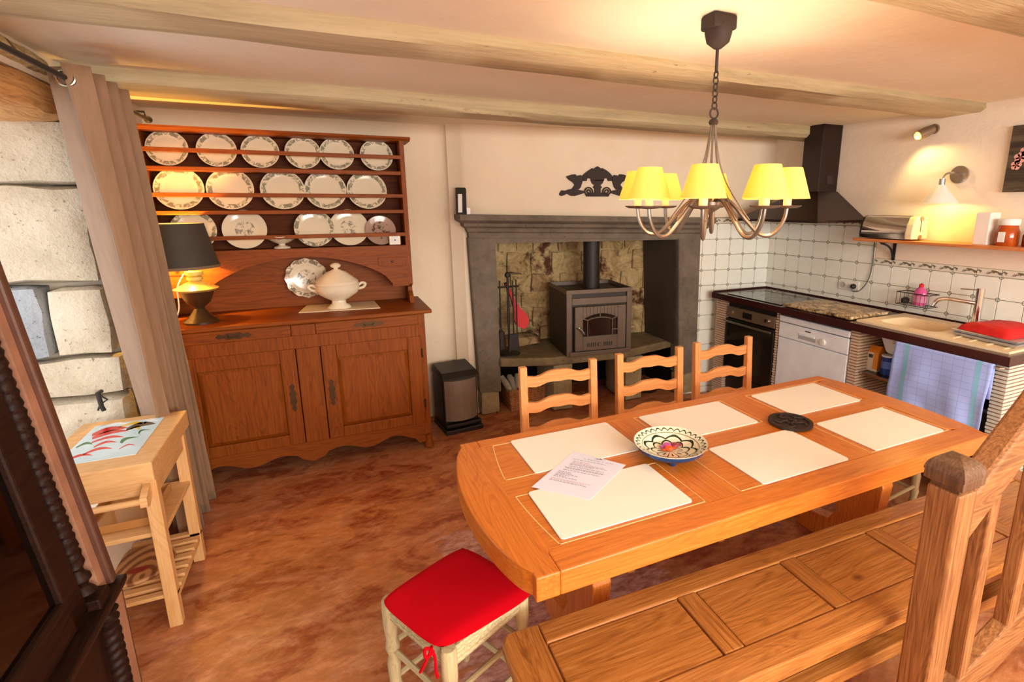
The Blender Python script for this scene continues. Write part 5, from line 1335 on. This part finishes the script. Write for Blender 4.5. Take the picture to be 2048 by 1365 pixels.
obj('cord', M().tube(smoothpath([(-0.045,-0.868,1.05),(-0.04,-0.885,1.025),(-0.03,-0.93,1.04),(-0.02,-0.975,1.12),(-0.014,-0.99,1.25),(-0.014,-0.985,1.38),(-0.014,-0.98,1.45)],6),0.0035,6), MAT['cable'], pg, smooth=True)
# shelf and its brackets
sh = thing('wall_shelf', 'narrow pine shelf on black brackets on the right hand wall', 'shelf', (-0.1,-1.9,1.42))
obj('board', M().box(-0.205,-0.003,-2.9,-0.955,1.405,1.424), wood('warm_shelf',(150,76,36),(206,124,66),(226,156,96),'y',0.4), sh, bevel=0.003)
for y in (-1.13,-2.3):
    m = M().box(-0.16,-0.004,y-0.008,y+0.008,1.396,1.405).box(-0.014,-0.004,y-0.009,y+0.009,1.275,1.405)
    m.tube(smoothpath([(-0.15,y,1.395),(-0.08,y,1.375),(-0.035,y,1.34),(-0.015,y,1.29)],5),0.007,8)
    obj('bracket', m, MAT['blackp'], sh)
# toaster
to = thing('toaster', 'long chrome toaster with cream ends at the left of the wall shelf', 'toaster', (-0.12,-1.16,1.424))
def tprof(s=1.0): return [(-0.185,0.008),(-0.188,0.04),(-0.178,0.10),(-0.158,0.142),(-0.13,0.152),(-0.075,0.152),(-0.05,0.142),(-0.032,0.10),(-0.026,0.04),(-0.028,0.008)]
P_ = [(x,1.424+z) for x,z in tprof()]
obj('chrome_body', M().prism(P_,'y',-1.30,-1.0), MAT['chrome'], to, smooth=True)
obj('end_cap', M().prism(P_,'y',-1.345,-1.30), plain('cream_toaster_plastic',(240,224,180),0.35), to, bevel=0.006, label='cream plastic end with slot and dials')
obj('end_cap', M().prism(P_,'y',-1.0,-0.985), MAT['blackp'], to, bevel=0.003)
obj('lever_slot', M().box(-0.11,-0.104,-1.347,-1.344,1.48,1.55), MAT['blackp'], to)
for z in (1.445,1.562): obj('dial', M().lathe([(0,0),(0.016,0),(0.015,0.006),(0,0.007)],(0,0,0),16).xf(Matrix.Translation((-0.107,-1.346,z)) @ Matrix.Rotation(PI/2,4,'X')), MAT['ovenm'], to, smooth=True)
obj('bread_slot', M().box(-0.115,-0.09,-1.28,-1.02,1.574,1.578), MAT['blackp'], to)
# roll / jar
single('kitchen_roll_pack', M().prism([(-0.15,1.424),(-0.15,1.60),(-0.145,1.605),(-0.055,1.605),(-0.05,1.60),(-0.05,1.424)],'y',-1.745,-1.672), plain('white_wrap',(244,232,220),0.5), 'white wrapped kitchen roll standing on the wall shelf', 'kitchen roll', (-0.1,-1.71,1.424), bevel=0.008)
jr = thing('preserve_jar', 'glass jar of orange preserve with white lid on the wall shelf', 'jar', (-0.1,-1.815,1.424))
jc = (-0.1,-1.815,1.424)
obj('jar_glass', M().lathe([(0,0),(0.05,0),(0.055,0.01),(0.055,0.075),(0.045,0.098),(0.042,0.118),(0,0.118)],jc,28), plain('orange_preserve',(176,74,20),0.08,0,0.4), jr, smooth=True)
obj('lid', M().lathe([(0.046,0.112),(0.05,0.12),(0.05,0.14),(0.044,0.147),(0,0.148)],jc,28), MAT['whitep'], jr, smooth=True)
obj('label', M().box(-0.162,-0.154,-1.83,-1.80,1.445,1.50), MAT['whitep'], jr)
j2 = thing('small_dark_jar', 'small dark red jar at the right edge beside the preserve jar', 'jar', (-0.09,-1.93,1.424))
obj('jar_glass', M().lathe([(0,0),(0.038,0),(0.04,0.01),(0.04,0.06),(0.03,0.075),(0,0.075)],(-0.09,-1.925,1.424),24), plain('dark_jam',(110,30,16),0.1), j2, smooth=True)
obj('lid', M().lathe([(0.032,0.07),(0.034,0.09),(0,0.092)],(-0.09,-1.925,1.424),24), MAT['rust'], j2, smooth=True)
# hood
hd = thing('cooker_hood', 'dark brown chimney cooker hood in the corner above the hob', 'cooker hood', (-0.25,-0.5,1.52))
obj('duct', M().box(-0.20,-0.004,-0.625,-0.46,1.72,H), MAT['hood'], hd, bevel=0.002)
m = M(); zb_ = 1.53
m.hexa([(-0.50,-0.90,zb_+0.012),(-0.004,-0.90,zb_+0.012),(-0.004,-0.12,zb_+0.012),(-0.50,-0.12,zb_+0.012),(-0.21,-0.635,1.745),(-0.004,-0.635,1.745),(-0.004,-0.45,1.745),(-0.21,-0.45,1.745)])
obj('canopy', m, MAT['hood'], hd)
obj('rim', M().box(-0.503,-0.004,-0.903,-0.117,zb_-0.004,zb_+0.014), MAT['hood'], hd)
obj('button_panel', M().box(-0.12,-0.06,-0.6275,-0.624,1.80,1.86), MAT['rust'], hd)
# wall lamps
wlp = thing('cone_wall_lamp', 'white cone wall lamp on a round steel plate above the shelf', 'wall lamp', (-0.01,-1.47,1.83))
obj('wall_plate', M().lathe([(0,0),(0.052,0),(0.052,0.012),(0,0.014)],(0,0,0),32).xf(Matrix.Translation((-0.002,-1.47,1.825)) @ Matrix.Rotation(-PI/2,4,'Y')), MAT['steel'], wlp, smooth=True)
obj('arm', M().tube(smoothpath([(-0.012,-1.47,1.83),(-0.07,-1.465,1.835),(-0.11,-1.45,1.825),(-0.125,-1.445,1.79)],5),0.006,8).tube([(-0.125,-1.445,1.80),(-0.125,-1.445,1.765)],0.016,14), MAT['steel'], wlp, smooth=True)
m = M().lathe([(0.016,0.11),(0.10,0.0),(0.098,0.0),(0.014,0.108)],(-0.125,-1.445,1.655),36); m.f=[f for f in m.f if len(f)==4]
obj('cone_shade', m, MAT['whitep'], wlp, smooth=True)
obj('bulb', M().lathe([(0,0),(0.02,0.01),(0.024,0.03),(0.012,0.06),(0,0.06)],(-0.125,-1.445,1.68),14), MAT['bulbglow'], wlp, smooth=True)
bulb('cone_lamp_light', (-0.125,-1.445,1.672), 1.15, (1,0.70,0.16), 0.02)
sp_ = thing('brass_spotlight', 'small brass spotlight high on the right hand wall below the beam', 'spotlight', (-0.02,-1.28,2.13))
a_ = on_x(1866,258,-0.02); b_ = on_x(1836,272,-0.10); dd = (b_-a_).normalized()
obj('housing', M().tube([a_,a_.lerp(b_,0.5),b_],[0.026,0.032,0.030],18), MAT['ovenm'], sp_, smooth=True)
obj('wall_plate', M().lathe([(0,0),(0.03,0),(0.03,0.012),(0,0.014)],(0,0,0),20).xf(Matrix.Translation((-0.002,a_.y,a_.z)) @ Matrix.Rotation(-PI/2,4,'Y')), MAT['ovenm'], sp_, smooth=True)
obj('bulb', M().tube([b_,b_+dd*0.012],[0.025,0.018],16), MAT['bulbglow'], sp_, smooth=True)
sl_ = bpy.data.lights.new('spot_light','SPOT'); sl_.energy = 4.5; sl_.color=(1,0.70,0.28); sl_.spot_size=2.2; sl_.spot_blend=0.6; sl_.shadow_soft_size=0.02
so_ = bpy.data.objects.new('spot_light',sl_); C.objects.link(so_); so_.location = b_+dd*0.02; so_.rotation_euler = (Vector((-0.02,-1.42,1.55))-so_.location).to_track_quat('-Z','Y').to_euler()
# picture
pt = thing('flower_picture', 'unframed dark canvas with pink blossom at the right edge of the wall', 'picture', (-0.01,-1.95,1.71))
q = N('dark_canvas'); f = q.noise(q.co('Object',(3,1,9)), 2.2, 4); dcv = q.set(q.ramp(f,[(0.4,(52,42,30)),(0.6,(96,82,62))]),0.6)
obj('canvas', M().box(-0.022,-0.003,-2.30,-1.716,1.716,2.072), dcv, pt)
pk = plain('blossom_pink',(226,164,150),0.6,0,0.15); pkd = plain('blossom_heart',(150,70,60),0.6)
random.seed(11)
for (y,z,r) in [(-1.762,1.86,0.026),(-1.775,1.90,0.03),(-1.80,1.935,0.03),(-1.815,1.975,0.028),(-1.86,1.90,0.03),(-1.88,1.96,0.032),(-1.93,2.0,0.03),(-1.95,1.93,0.03),(-2.0,1.86,0.03)]:
    m = M()
    for k in range(5):
        a = k*2*PI/5+y*9; yy, zz_ = y+r*0.55*math.cos(a), z+r*0.55*math.sin(a)
        n=8; m.add([(-0.0235,yy+r*0.5*math.cos(2*PI*i/n),zz_+r*0.5*math.sin(2*PI*i/n)) for i in range(n)],[tuple(range(n))])
    fl = obj('blossom', m, pk, pt)
    obj('blossom_centre', M().add([(-0.0242,y+r*0.2*math.cos(2*PI*i/8),z+r*0.2*math.sin(2*PI*i/8)) for i in range(8)],[tuple(range(8))]), pkd, fl)

# ------------------------------------------------------------------ chandelier
cc = Vector((-2.36,-2.03,0)); cn = thing('chandelier', 'eight armed wrought iron chandelier with lit cream shades over the table', 'chandelier', (cc.x,cc.y,1.56))
def CH(nm, m, mat, par=None, **k): return obj(nm, m, mat, par or cn, **k)
CH('ceiling_hook_box', M().box(cc.x-0.045,cc.x+0.045,cc.y-0.035,cc.y+0.035,2.175,H-0.001), MAT['rust'], bevel=0.008)
CH('ceiling_rose', M().lathe([(0,0),(0.012,0.0),(0.035,0.018),(0.042,0.045),(0.038,0.07),(0,0.07)],(cc.x,cc.y,2.125),20), MAT['rust'], smooth=True)
CH('drop_rod', M().tube([(cc.x,cc.y,2.13),(cc.x,cc.y,2.055)],0.005,8), MAT['rust'], smooth=True)
z = 2.05
k = 0
while z > 1.955:
    m = M(); r_ = 0.009; hgt = 0.022
    pts = []
    for i in range(12):
        a = 2*PI*i/12; dx = r_*math.cos(a); dz = math.copysign(hgt/2-r_ if abs(math.sin(a))>0.01 else 0, math.sin(a))+r_*math.sin(a)
        pts.append((cc.x+(dx if k%2 else 0), cc.y+(0 if k%2 else dx), z+dz))
    CH('chain_link', m.tube(pts,0.0024,6,closed=True), MAT['rust'], smooth=True)
    z -= 0.0185; k += 1
CH('suspension_ring', M().tube([(cc.x+0.016*math.cos(2*PI*i/16),cc.y,1.935+0.016*math.sin(2*PI*i/16)) for i in range(16)],0.003,6,closed=True), MAT['rust'], smooth=True)
CH('collar', M().lathe([(0,0),(0.012,0.0),(0.016,0.008),(0.012,0.016),(0,0.018)],(cc.x,cc.y,1.900),14), MAT['rust'], smooth=True)
CH('hub', M().lathe([(0,0.0),(0.014,0.006),(0.03,0.016),(0.045,0.03),(0.045,0.04),(0.02,0.045),(0,0.045)],(cc.x,cc.y,1.618),20), MAT['pewter'], smooth=True)
base_a = math.atan2(CP.y-cc.y, CP.x-cc.x)-0.07
for i in range(8):
    a = base_a+i*PI/4; ux_, uy_ = math.cos(a), math.sin(a); R = 0.240
    def P(r_, z_): return Vector((cc.x+ux_*r_, cc.y+uy_*r_, z_))
    arm = CH('arm', M().tube(smoothpath([P(0.012,1.640),P(0.03,1.665),P(0.05,1.668),P(0.08,1.645),P(0.125,1.592),P(0.162,1.556),P(0.195,1.551),P(0.220,1.572),P(0.235,1.605),P(R,1.638)],5),0.0062,8), MAT['pewter'], smooth=True)
    CH('suspension_wire', M().tube(smoothpath([P(0.006,1.905),P(0.022,1.80),P(0.05,1.72),P(0.09,1.655),P(0.13,1.60)],5),0.0022,5), MAT['pewter'], smooth=True)
    CH('drip_pan', M().lathe([(0,0),(0.03,0.002),(0.042,0.007),(0.044,0.010),(0.03,0.007),(0,0.006)],tuple(P(R,1.636)),24), MAT['pewter'], arm, smooth=True)
    CH('candle_sleeve', M().tube([P(R,1.640),P(R,1.70)],0.0125,14), plain('candle_sleeve_cream',(206,184,150),0.6) if i == 0 else bpy.data.materials['candle_sleeve_cream'], arm, smooth=True)
    sc_ = M().lathe([(0.066,0.0),(0.037,0.094),(0.0362,0.094),(0.0652,0.0)],tuple(P(R,1.667)),32); sc_.f=[f for f in sc_.f if len(f)==4]
    if i in (0,): pass
    CH('lamp_shade', sc_, MAT['shade'], smooth=True)
    CH('bulb', M().lathe([(0,0),(0.01,0.004),(0.014,0.018),(0.006,0.034),(0,0.038)],tuple(P(R,1.70)),12), MAT['bulbglow'], arm, smooth=True)
    bulb('chandelier_light', P(R,1.715), 2.55, (1,0.85,0.62), 0.022)
# ------------------------------------------------------------------ curtain and rod
rd = thing('curtain_rod', 'dark iron curtain rod along the stone window wall', 'curtain rod', (-4.30,-0.8,2.09))
obj('rod', M().tube([(-4.30,-1.95,2.092),(-4.30,0.02,2.085)],0.0095,12), MAT['iron'], rd, smooth=True)
obj('finial', M().lathe([(0,-0.02),(0.016,-0.01),(0.018,0.004),(0.01,0.018),(0,0.02)],(0,0,0),14).xf(Matrix.Translation((-4.30,0.03,2.085)) @ Matrix.Rotation(PI/2,4,'X')), MAT['iron'], rd, smooth=True)
for y in (-1.40,-0.02): obj('bracket', M().tube([(-4.30,y,2.09),(-4.30,y,2.115),(-4.44,y,2.115)],0.006,8), MAT['iron'], rd, smooth=True)
cr = thing('curtain', 'heavy taupe eyelet curtain drawn back to the right of the window', 'curtain', (-4.3,-0.5,0))
m = M(); nu, nv = 120, 30
def lerp(a,b,t): return a+(b-a)*t
for j in range(nv+1):
    t = j/nv; z = lerp(2.135, 0.012, t)
    yl = lerp(-0.95,-0.62,t) if t < 0.6 else lerp(-0.752,-0.60,(t-0.6)/0.4); yr = lerp(-0.42,-0.06,t)
    for i in range(nu+1):
        u = i/nu; ph = u*PI*7.6
        amp = lerp(0.060,0.055,t)
        x = -4.30+amp*math.sin(ph+0.4*math.sin(t*4+u*3))+0.012*math.sin(u*23+t*2)
        y = lerp(yl,yr,u)+0.018*math.sin(2*ph)*(0.4+0.6*t)
        m.v.append((x,y,z))
for j in range(nv):
    for i in range(nu): a = j*(nu+1)+i; m.f.append((a,a+1,a+nu+2,a+nu+1))
cb = obj('cloth', m, MAT['curtain'], cr, smooth=True); s_ = cb.modifiers.new('thick','SOLIDIFY'); s_.thickness = 0.004
for k in range(6):
    u = (k+0.5)/9*1.0*1.5; y = lerp(-0.95,-0.34,min(1,(k*1.5+0.5)/9+0.0))
    y = [-0.93,-0.80,-0.67,-0.55,-0.47,-0.43][k]
    obj('eyelet', M().tube([(-4.30+0.026*math.cos(2*PI*i/20),y+0.008*math.sin(2*PI*i/20)*0.3,2.088+0.026*math.sin(2*PI*i/20)) for i in range(20)],0.005,8,closed=True), metal('eyelet_silver',(200,190,170),0.25) if k==0 else bpy.data.materials['eyelet_silver'], cr, smooth=True)

# ------------------------------------------------------------------ pine trolley
pt_ = thing('kitchen_trolley', 'pale pine butcher block trolley with chilli picture inlay by the curtain', 'trolley', (-4.3,-0.95,0))
zt = 0.735
c1 = on_z(368,821,zt); c2 = on_z(310,924,zt)
x1_, y1_, y0_ = (c1.x+c2.x)/2, c1.y, c2.y; x0_ = x1_-0.37
def PT(nm, m, mat, par=None, **k): return obj(nm, m, mat, par or pt_, **k)
PT('block_top', M().box(x0_,x1_,y0_,y1_,zt-0.075,zt), W['pinex'], bevel=0.004)
lgx0, lgx1 = x0_+0.012, x1_-0.012; ly0, ly1 = y0_+0.05, y1_-0.03
def leg(x, y, front): return M().hexa([(x-0.022,y-0.02,0),(x+0.022,y-0.02,0),(x+0.022,y+0.02,0),(x-0.022,y+0.02,0),(x-0.022,y-0.02,zt-0.075),(x+0.022,y-0.02,zt-0.075),(x+0.022,y+0.02,zt-0.075),(x-0.022,y+0.02,zt-0.075)])
for x in (lgx0+0.022,lgx1-0.022):
    for y in (ly0+0.02,ly1-0.02): PT('leg', leg(x,y,1), W['pinez'], bevel=0.003)
PT('drawer_front', M().box(lgx1-0.03,lgx1-0.008,ly0+0.04,ly1-0.04,zt-0.16,zt-0.078), W['piney'])
PT('side_rail', M().box(lgx0+0.044,lgx1-0.044,ly0+0.01,ly0+0.03,zt-0.15,zt-0.078).box(lgx0+0.044,lgx1-0.044,ly1-0.03,ly1-0.01,zt-0.15,zt-0.078).box(lgx0+0.01,lgx0+0.03,ly0+0.04,ly1-0.04,zt-0.15,zt-0.078), W['pinex'])
PT('towel_bar', M().tube([(lgx0+0.02,ly0-0.045,zt-0.15),(lgx1-0.02,ly0-0.045,zt-0.15)],0.012,12).prism([(ly0+0.0,zt-0.10),(ly0-0.06,zt-0.13),(ly0-0.065,zt-0.165),(ly0-0.04,zt-0.175),(ly0,zt-0.15)],'x',lgx1-0.04,lgx1-0.018).prism([(ly0+0.0,zt-0.10),(ly0-0.06,zt-0.13),(ly0-0.065,zt-0.165),(ly0-0.04,zt-0.175),(ly0,zt-0.15)],'x',lgx0+0.018,lgx0+0.04), W['pinex'])
PT('shelf', M().box(lgx0+0.005,lgx1-0.005,ly0+0.02,ly1-0.02,0.40,0.418), W['pinex'], bevel=0.003)
for k in range(8):
    y = ly0+0.005+k*(ly1-ly0-0.045)/7; PT('slat', M().box(lgx0+0.0,lgx1-0.0,y,y+0.034,0.135,0.150), W['pinex'], bevel=0.002)
PT('slat_bearer', M().box(lgx0+0.005,lgx0+0.025,ly0+0.02,ly1-0.02,0.105,0.135).box(lgx1-0.025,lgx1-0.005,ly0+0.02,ly1-0.02,0.105,0.135), W['piney'])
# picture inlay of peppers
ix0_, ix1_, iy0_, iy1_ = x0_+0.06, x1_-0.07, y0_+0.10, y1_-0.06
ip = PT('picture_inlay', M().box(ix0_,ix1_,iy0_,iy1_,zt-0.001,zt+0.002), plain('glossy_pale_blue_print',(206,226,228),0.12), bevel=0.001)
chm = {'r': plain('chilli_red',(210,36,30),0.15), 'g': plain('chilli_green',(40,110,50),0.15), 'y': plain('pepper_yellow',(236,190,60),0.15), 'k': plain('print_shadow',(90,70,50),0.2), 'w': plain('print_white',(240,240,236),0.15)}
def chilli(u0,v0,u1,v1,w_,col,bend=0.03):
    A_ = Vector((lerp(ix0_,ix1_,u0),lerp(iy0_,iy1_,v0),0)); B_ = Vector((lerp(ix0_,ix1_,u1),lerp(iy0_,iy1_,v1),0)); d = B_-A_; nn = Vector((-d.y,d.x,0)).normalized()
    P_ = []; Q_ = []
    for i in range(9):
        t = i/8; w__ = w_*math.sin(PI*min(1,t*0.85+0.15))**0.8; b = nn*bend*math.sin(PI*t)
        P_.append(A_+d*t+b+nn*w__); Q_.append(A_+d*t+b-nn*w__)
    poly = [(p.x,p.y) for p in P_]+[(p.x,p.y) for p in Q_[::-1]]
    obj('printed_pepper', M().prism(poly,'z',zt+0.002,zt+0.0026), chm[col], ip)
for a in [(0.55,0.75,0.95,0.80,0.03,'k'),(0.1,0.72,0.55,0.80,0.03,'r'),(0.15,0.62,0.6,0.70,0.024,'r'),(0.4,0.86,0.75,0.84,0.016,'y'),(0.55,0.72,0.75,0.68,0.012,'y'),(0.2,0.50,0.62,0.52,0.014,'r'),(0.3,0.36,0.58,0.40,0.012,'r'),(0.25,0.2,0.6,0.24,0.013,'r'),(0.1,0.1,0.4,0.14,0.012,'r'),(0.65,0.36,0.85,0.46,0.013,'g'),(0.8,0.56,0.95,0.62,0.008,'g'),(0.7,0.2,0.9,0.22,0.006,'r'),(0.1,0.9,0.5,0.93,0.012,'w'),(0.05,0.42,0.25,0.44,0.012,'g'),(0.75,0.86,0.95,0.9,0.016,'w')]: chilli(*a)
# things on the trolley
q = N('knotty_board'); f = q.n('ShaderNodeTexWave'); f.wave_type='RINGS'; f.rings_direction='Z'; q.l(q.co('Object',(1,0.55,1),(0,0,0.0),(-0.03,0.03,0)), f.inputs[0]); f.inputs['Scale'].default_value = 9; f.inputs['Distortion'].default_value = 2.5; f.inputs['Detail'].default_value = 3
s = q.sep(q.co('Object')); rr_ = q.math('SQRT', q.math('ADD', q.math('MULTIPLY', s[0], s[0]), q.math('MULTIPLY', q.math('MULTIPLY', s[1], s[1]), 3)))
c = q.mix(q.ramp(rr_,[(0.03,(255,255,255)),(0.045,(0,0,0))]), q.ramp(f.outputs['Color'],[(0.2,(140,84,46)),(0.7,(206,154,102))]), (150,40,24))
single('chopping_board', M().lathe([(0,0),(0.09,0),(0.095,0.008),(0.09,0.016),(0,0.016)],(lgx0+0.17,ly0+0.25,0.151),32,1.25,1.5), q.set(c,0.4), 'oval knotty wooden board lying on the slatted bottom shelf of the trolley', 'board', (lgx0+0.17,ly0+0.20,0.151), smooth=True)
single('glass_dish', M().box(lgx0+0.06,lgx1-0.06,ly0+0.08,ly1-0.1,0.419,0.425).box(lgx0+0.06,lgx0+0.066,ly0+0.08,ly1-0.1,0.42,0.455).box(lgx1-0.066,lgx1-0.06,ly0+0.08,ly1-0.1,0.42,0.455).box(lgx0+0.06,lgx1-0.06,ly0+0.08,ly0+0.086,0.42,0.455).box(lgx0+0.06,lgx1-0.06,ly1-0.106,ly1-0.1,0.42,0.455), plain('amber_dish',(186,128,70),0.1), 'shallow amber glass dish on the middle shelf of the trolley', 'dish', (-4.3,-0.95,0.419), bevel=0.002)

# ------------------------------------------------------------------ carved dark cabinet in the left foreground
cbx = thing('carved_cabinet', 'dark carved cabinet with twisted corner columns and glazed door at the left edge', 'cabinet', (-4.3,-2.2,0))
fx = -4.12; yc = -1.80; zl = 0.66; back = -4.44
dzs = lambda z: -0.075*(z-zl)      # the upper case leans slightly to the wall
def CB(nm, m, mat, par=None, **k): return obj(nm, m, mat, par or cbx, **k)
def lean(m):
    m.v = [(x+(dzs(z) if z > zl else 0), y-(0.05*(z-zl) if z > zl else 0), z) for x,y,z in m.v]; return m
dx_, dy_, dz_ = W['darkx'], W['darky'], W['darkz']
CB('lower_case', M().box(back,fx-0.03,-3.0,yc-0.05,0.06,zl-0.03), dz_)
CB('plinth', M().box(back,fx-0.01,-3.02,yc-0.01,0,0.07), dy_, bevel=0.006)
CB('ledge', M().prism([(back,zl-0.045),(fx-0.01,zl-0.045),(fx+0.005,zl-0.03),(fx+0.012,zl-0.012),(fx+0.012,zl),(back,zl)],'y',-3.03,yc+0.012), dy_, bevel=0.004)
CB('upper_case', lean(M().box(back+0.01,fx-0.05,yc-0.04,yc-0.02,zl,1.95).box(back,back+0.012,-3.0,yc-0.02,zl,1.95).box(back,fx-0.03,-3.0,yc-0.02,1.93,1.97)), dz_)
CB('stile', lean(M().box(fx-0.035,fx-0.018,yc-0.062,yc-0.030,zl,1.95)), plain('worn_brown_stile',(166,120,94),0.5,0,0.2))
CB('corner_post', lean(M().box(fx-0.04,fx-0.004,yc-0.028,yc+0.002,zl,1.95)), plain('worn_brown_post',(92,58,42),0.5,0,0.2), bevel=0.006)
CB('column_recess', lean(M().box(fx-0.075,fx-0.06,yc-0.15,yc-0.03,zl,1.95)), dz_)
def twist(x, y, z0, z1, r, turns):
    m = M(); nz, nn = 90, 20
    for j in range(nz+1):
        t = j/nz; z = lerp(z0,z1,t); e = min(t,1-t)
        for i in range(nn):
            a = 2*PI*i/nn
            if e < 0.10: rad = r*(0.85+0.28*math.sin(e*130)); 
            else: rad = r*(0.92+0.11*math.cos(2*(a-turns*PI*2*t)))
            m.v.append((x+rad*math.cos(a), y+rad*math.sin(a), z))
    for j in range(nz):
        for i in range(nn): m.f.append((j*nn+i,j*nn+(i+1)%nn,(j+1)*nn+(i+1)%nn,(j+1)*nn+i))
    m.f += [tuple(range(nn))[::-1], tuple(range(nz*nn,nz*nn+nn))]; return m
CB('twisted_column', lean(twist(fx-0.036,yc-0.095,zl+0.03,1.55,0.023,18)), dx_, smooth=True)
CB('column_block', lean(M().box(fx-0.06,fx+0.002,yc-0.132,yc-0.066,zl,zl+0.03)), dx_, bevel=0.004)
CB('twisted_column', twist(fx-0.025,yc-0.055,0.09,zl-0.05,0.026,10), dx_, smooth=True)
dd_ = CB('glazed_door', lean(M().box(fx-0.045,fx-0.018,yc-0.215,yc-0.138,zl+0.01,1.92).box(fx-0.045,fx-0.018,-2.95,-2.90,zl+0.01,1.92).box(fx-0.045,fx-0.018,-2.95,yc-0.138,zl+0.01,zl+0.10).box(fx-0.045,fx-0.018,-2.95,yc-0.138,1.84,1.92)), dy_, bevel=0.006)
gq = N('cabinet_glass'); gm = gq.set((20,10,8),0.05); gq.b.inputs['Transmission Weight'].default_value = 0.6
CB('pane', lean(M().box(fx-0.036,fx-0.032,-2.90,yc-0.213,zl+0.10,1.84)), gm, dd_)
CB('lower_door', M().box(fx-0.04,fx-0.022,-2.95,yc-0.12,0.10,zl-0.07), dy_, bevel=0.006)
CB('lower_stile', M().box(fx-0.03,fx-0.012,yc-0.012,yc+0.026,0.0,zl-0.046), bpy.data.materials['worn_brown_stile'])
CB('lower_stile', M().box(fx-0.045,fx-0.02,yc+0.027,yc+0.055,0.10,zl-0.046), bpy.data.materials['worn_brown_post'])
CB('cornice', lean(M().box(back,fx+0.02,-3.03,yc+0.01,1.97,2.04)), dy_, bevel=0.01)
for z in (1.0, 1.35): CB('inner_shelf', lean(M().box(back+0.02,fx-0.08,-2.95,yc-0.05,z,z+0.015)), dy_)
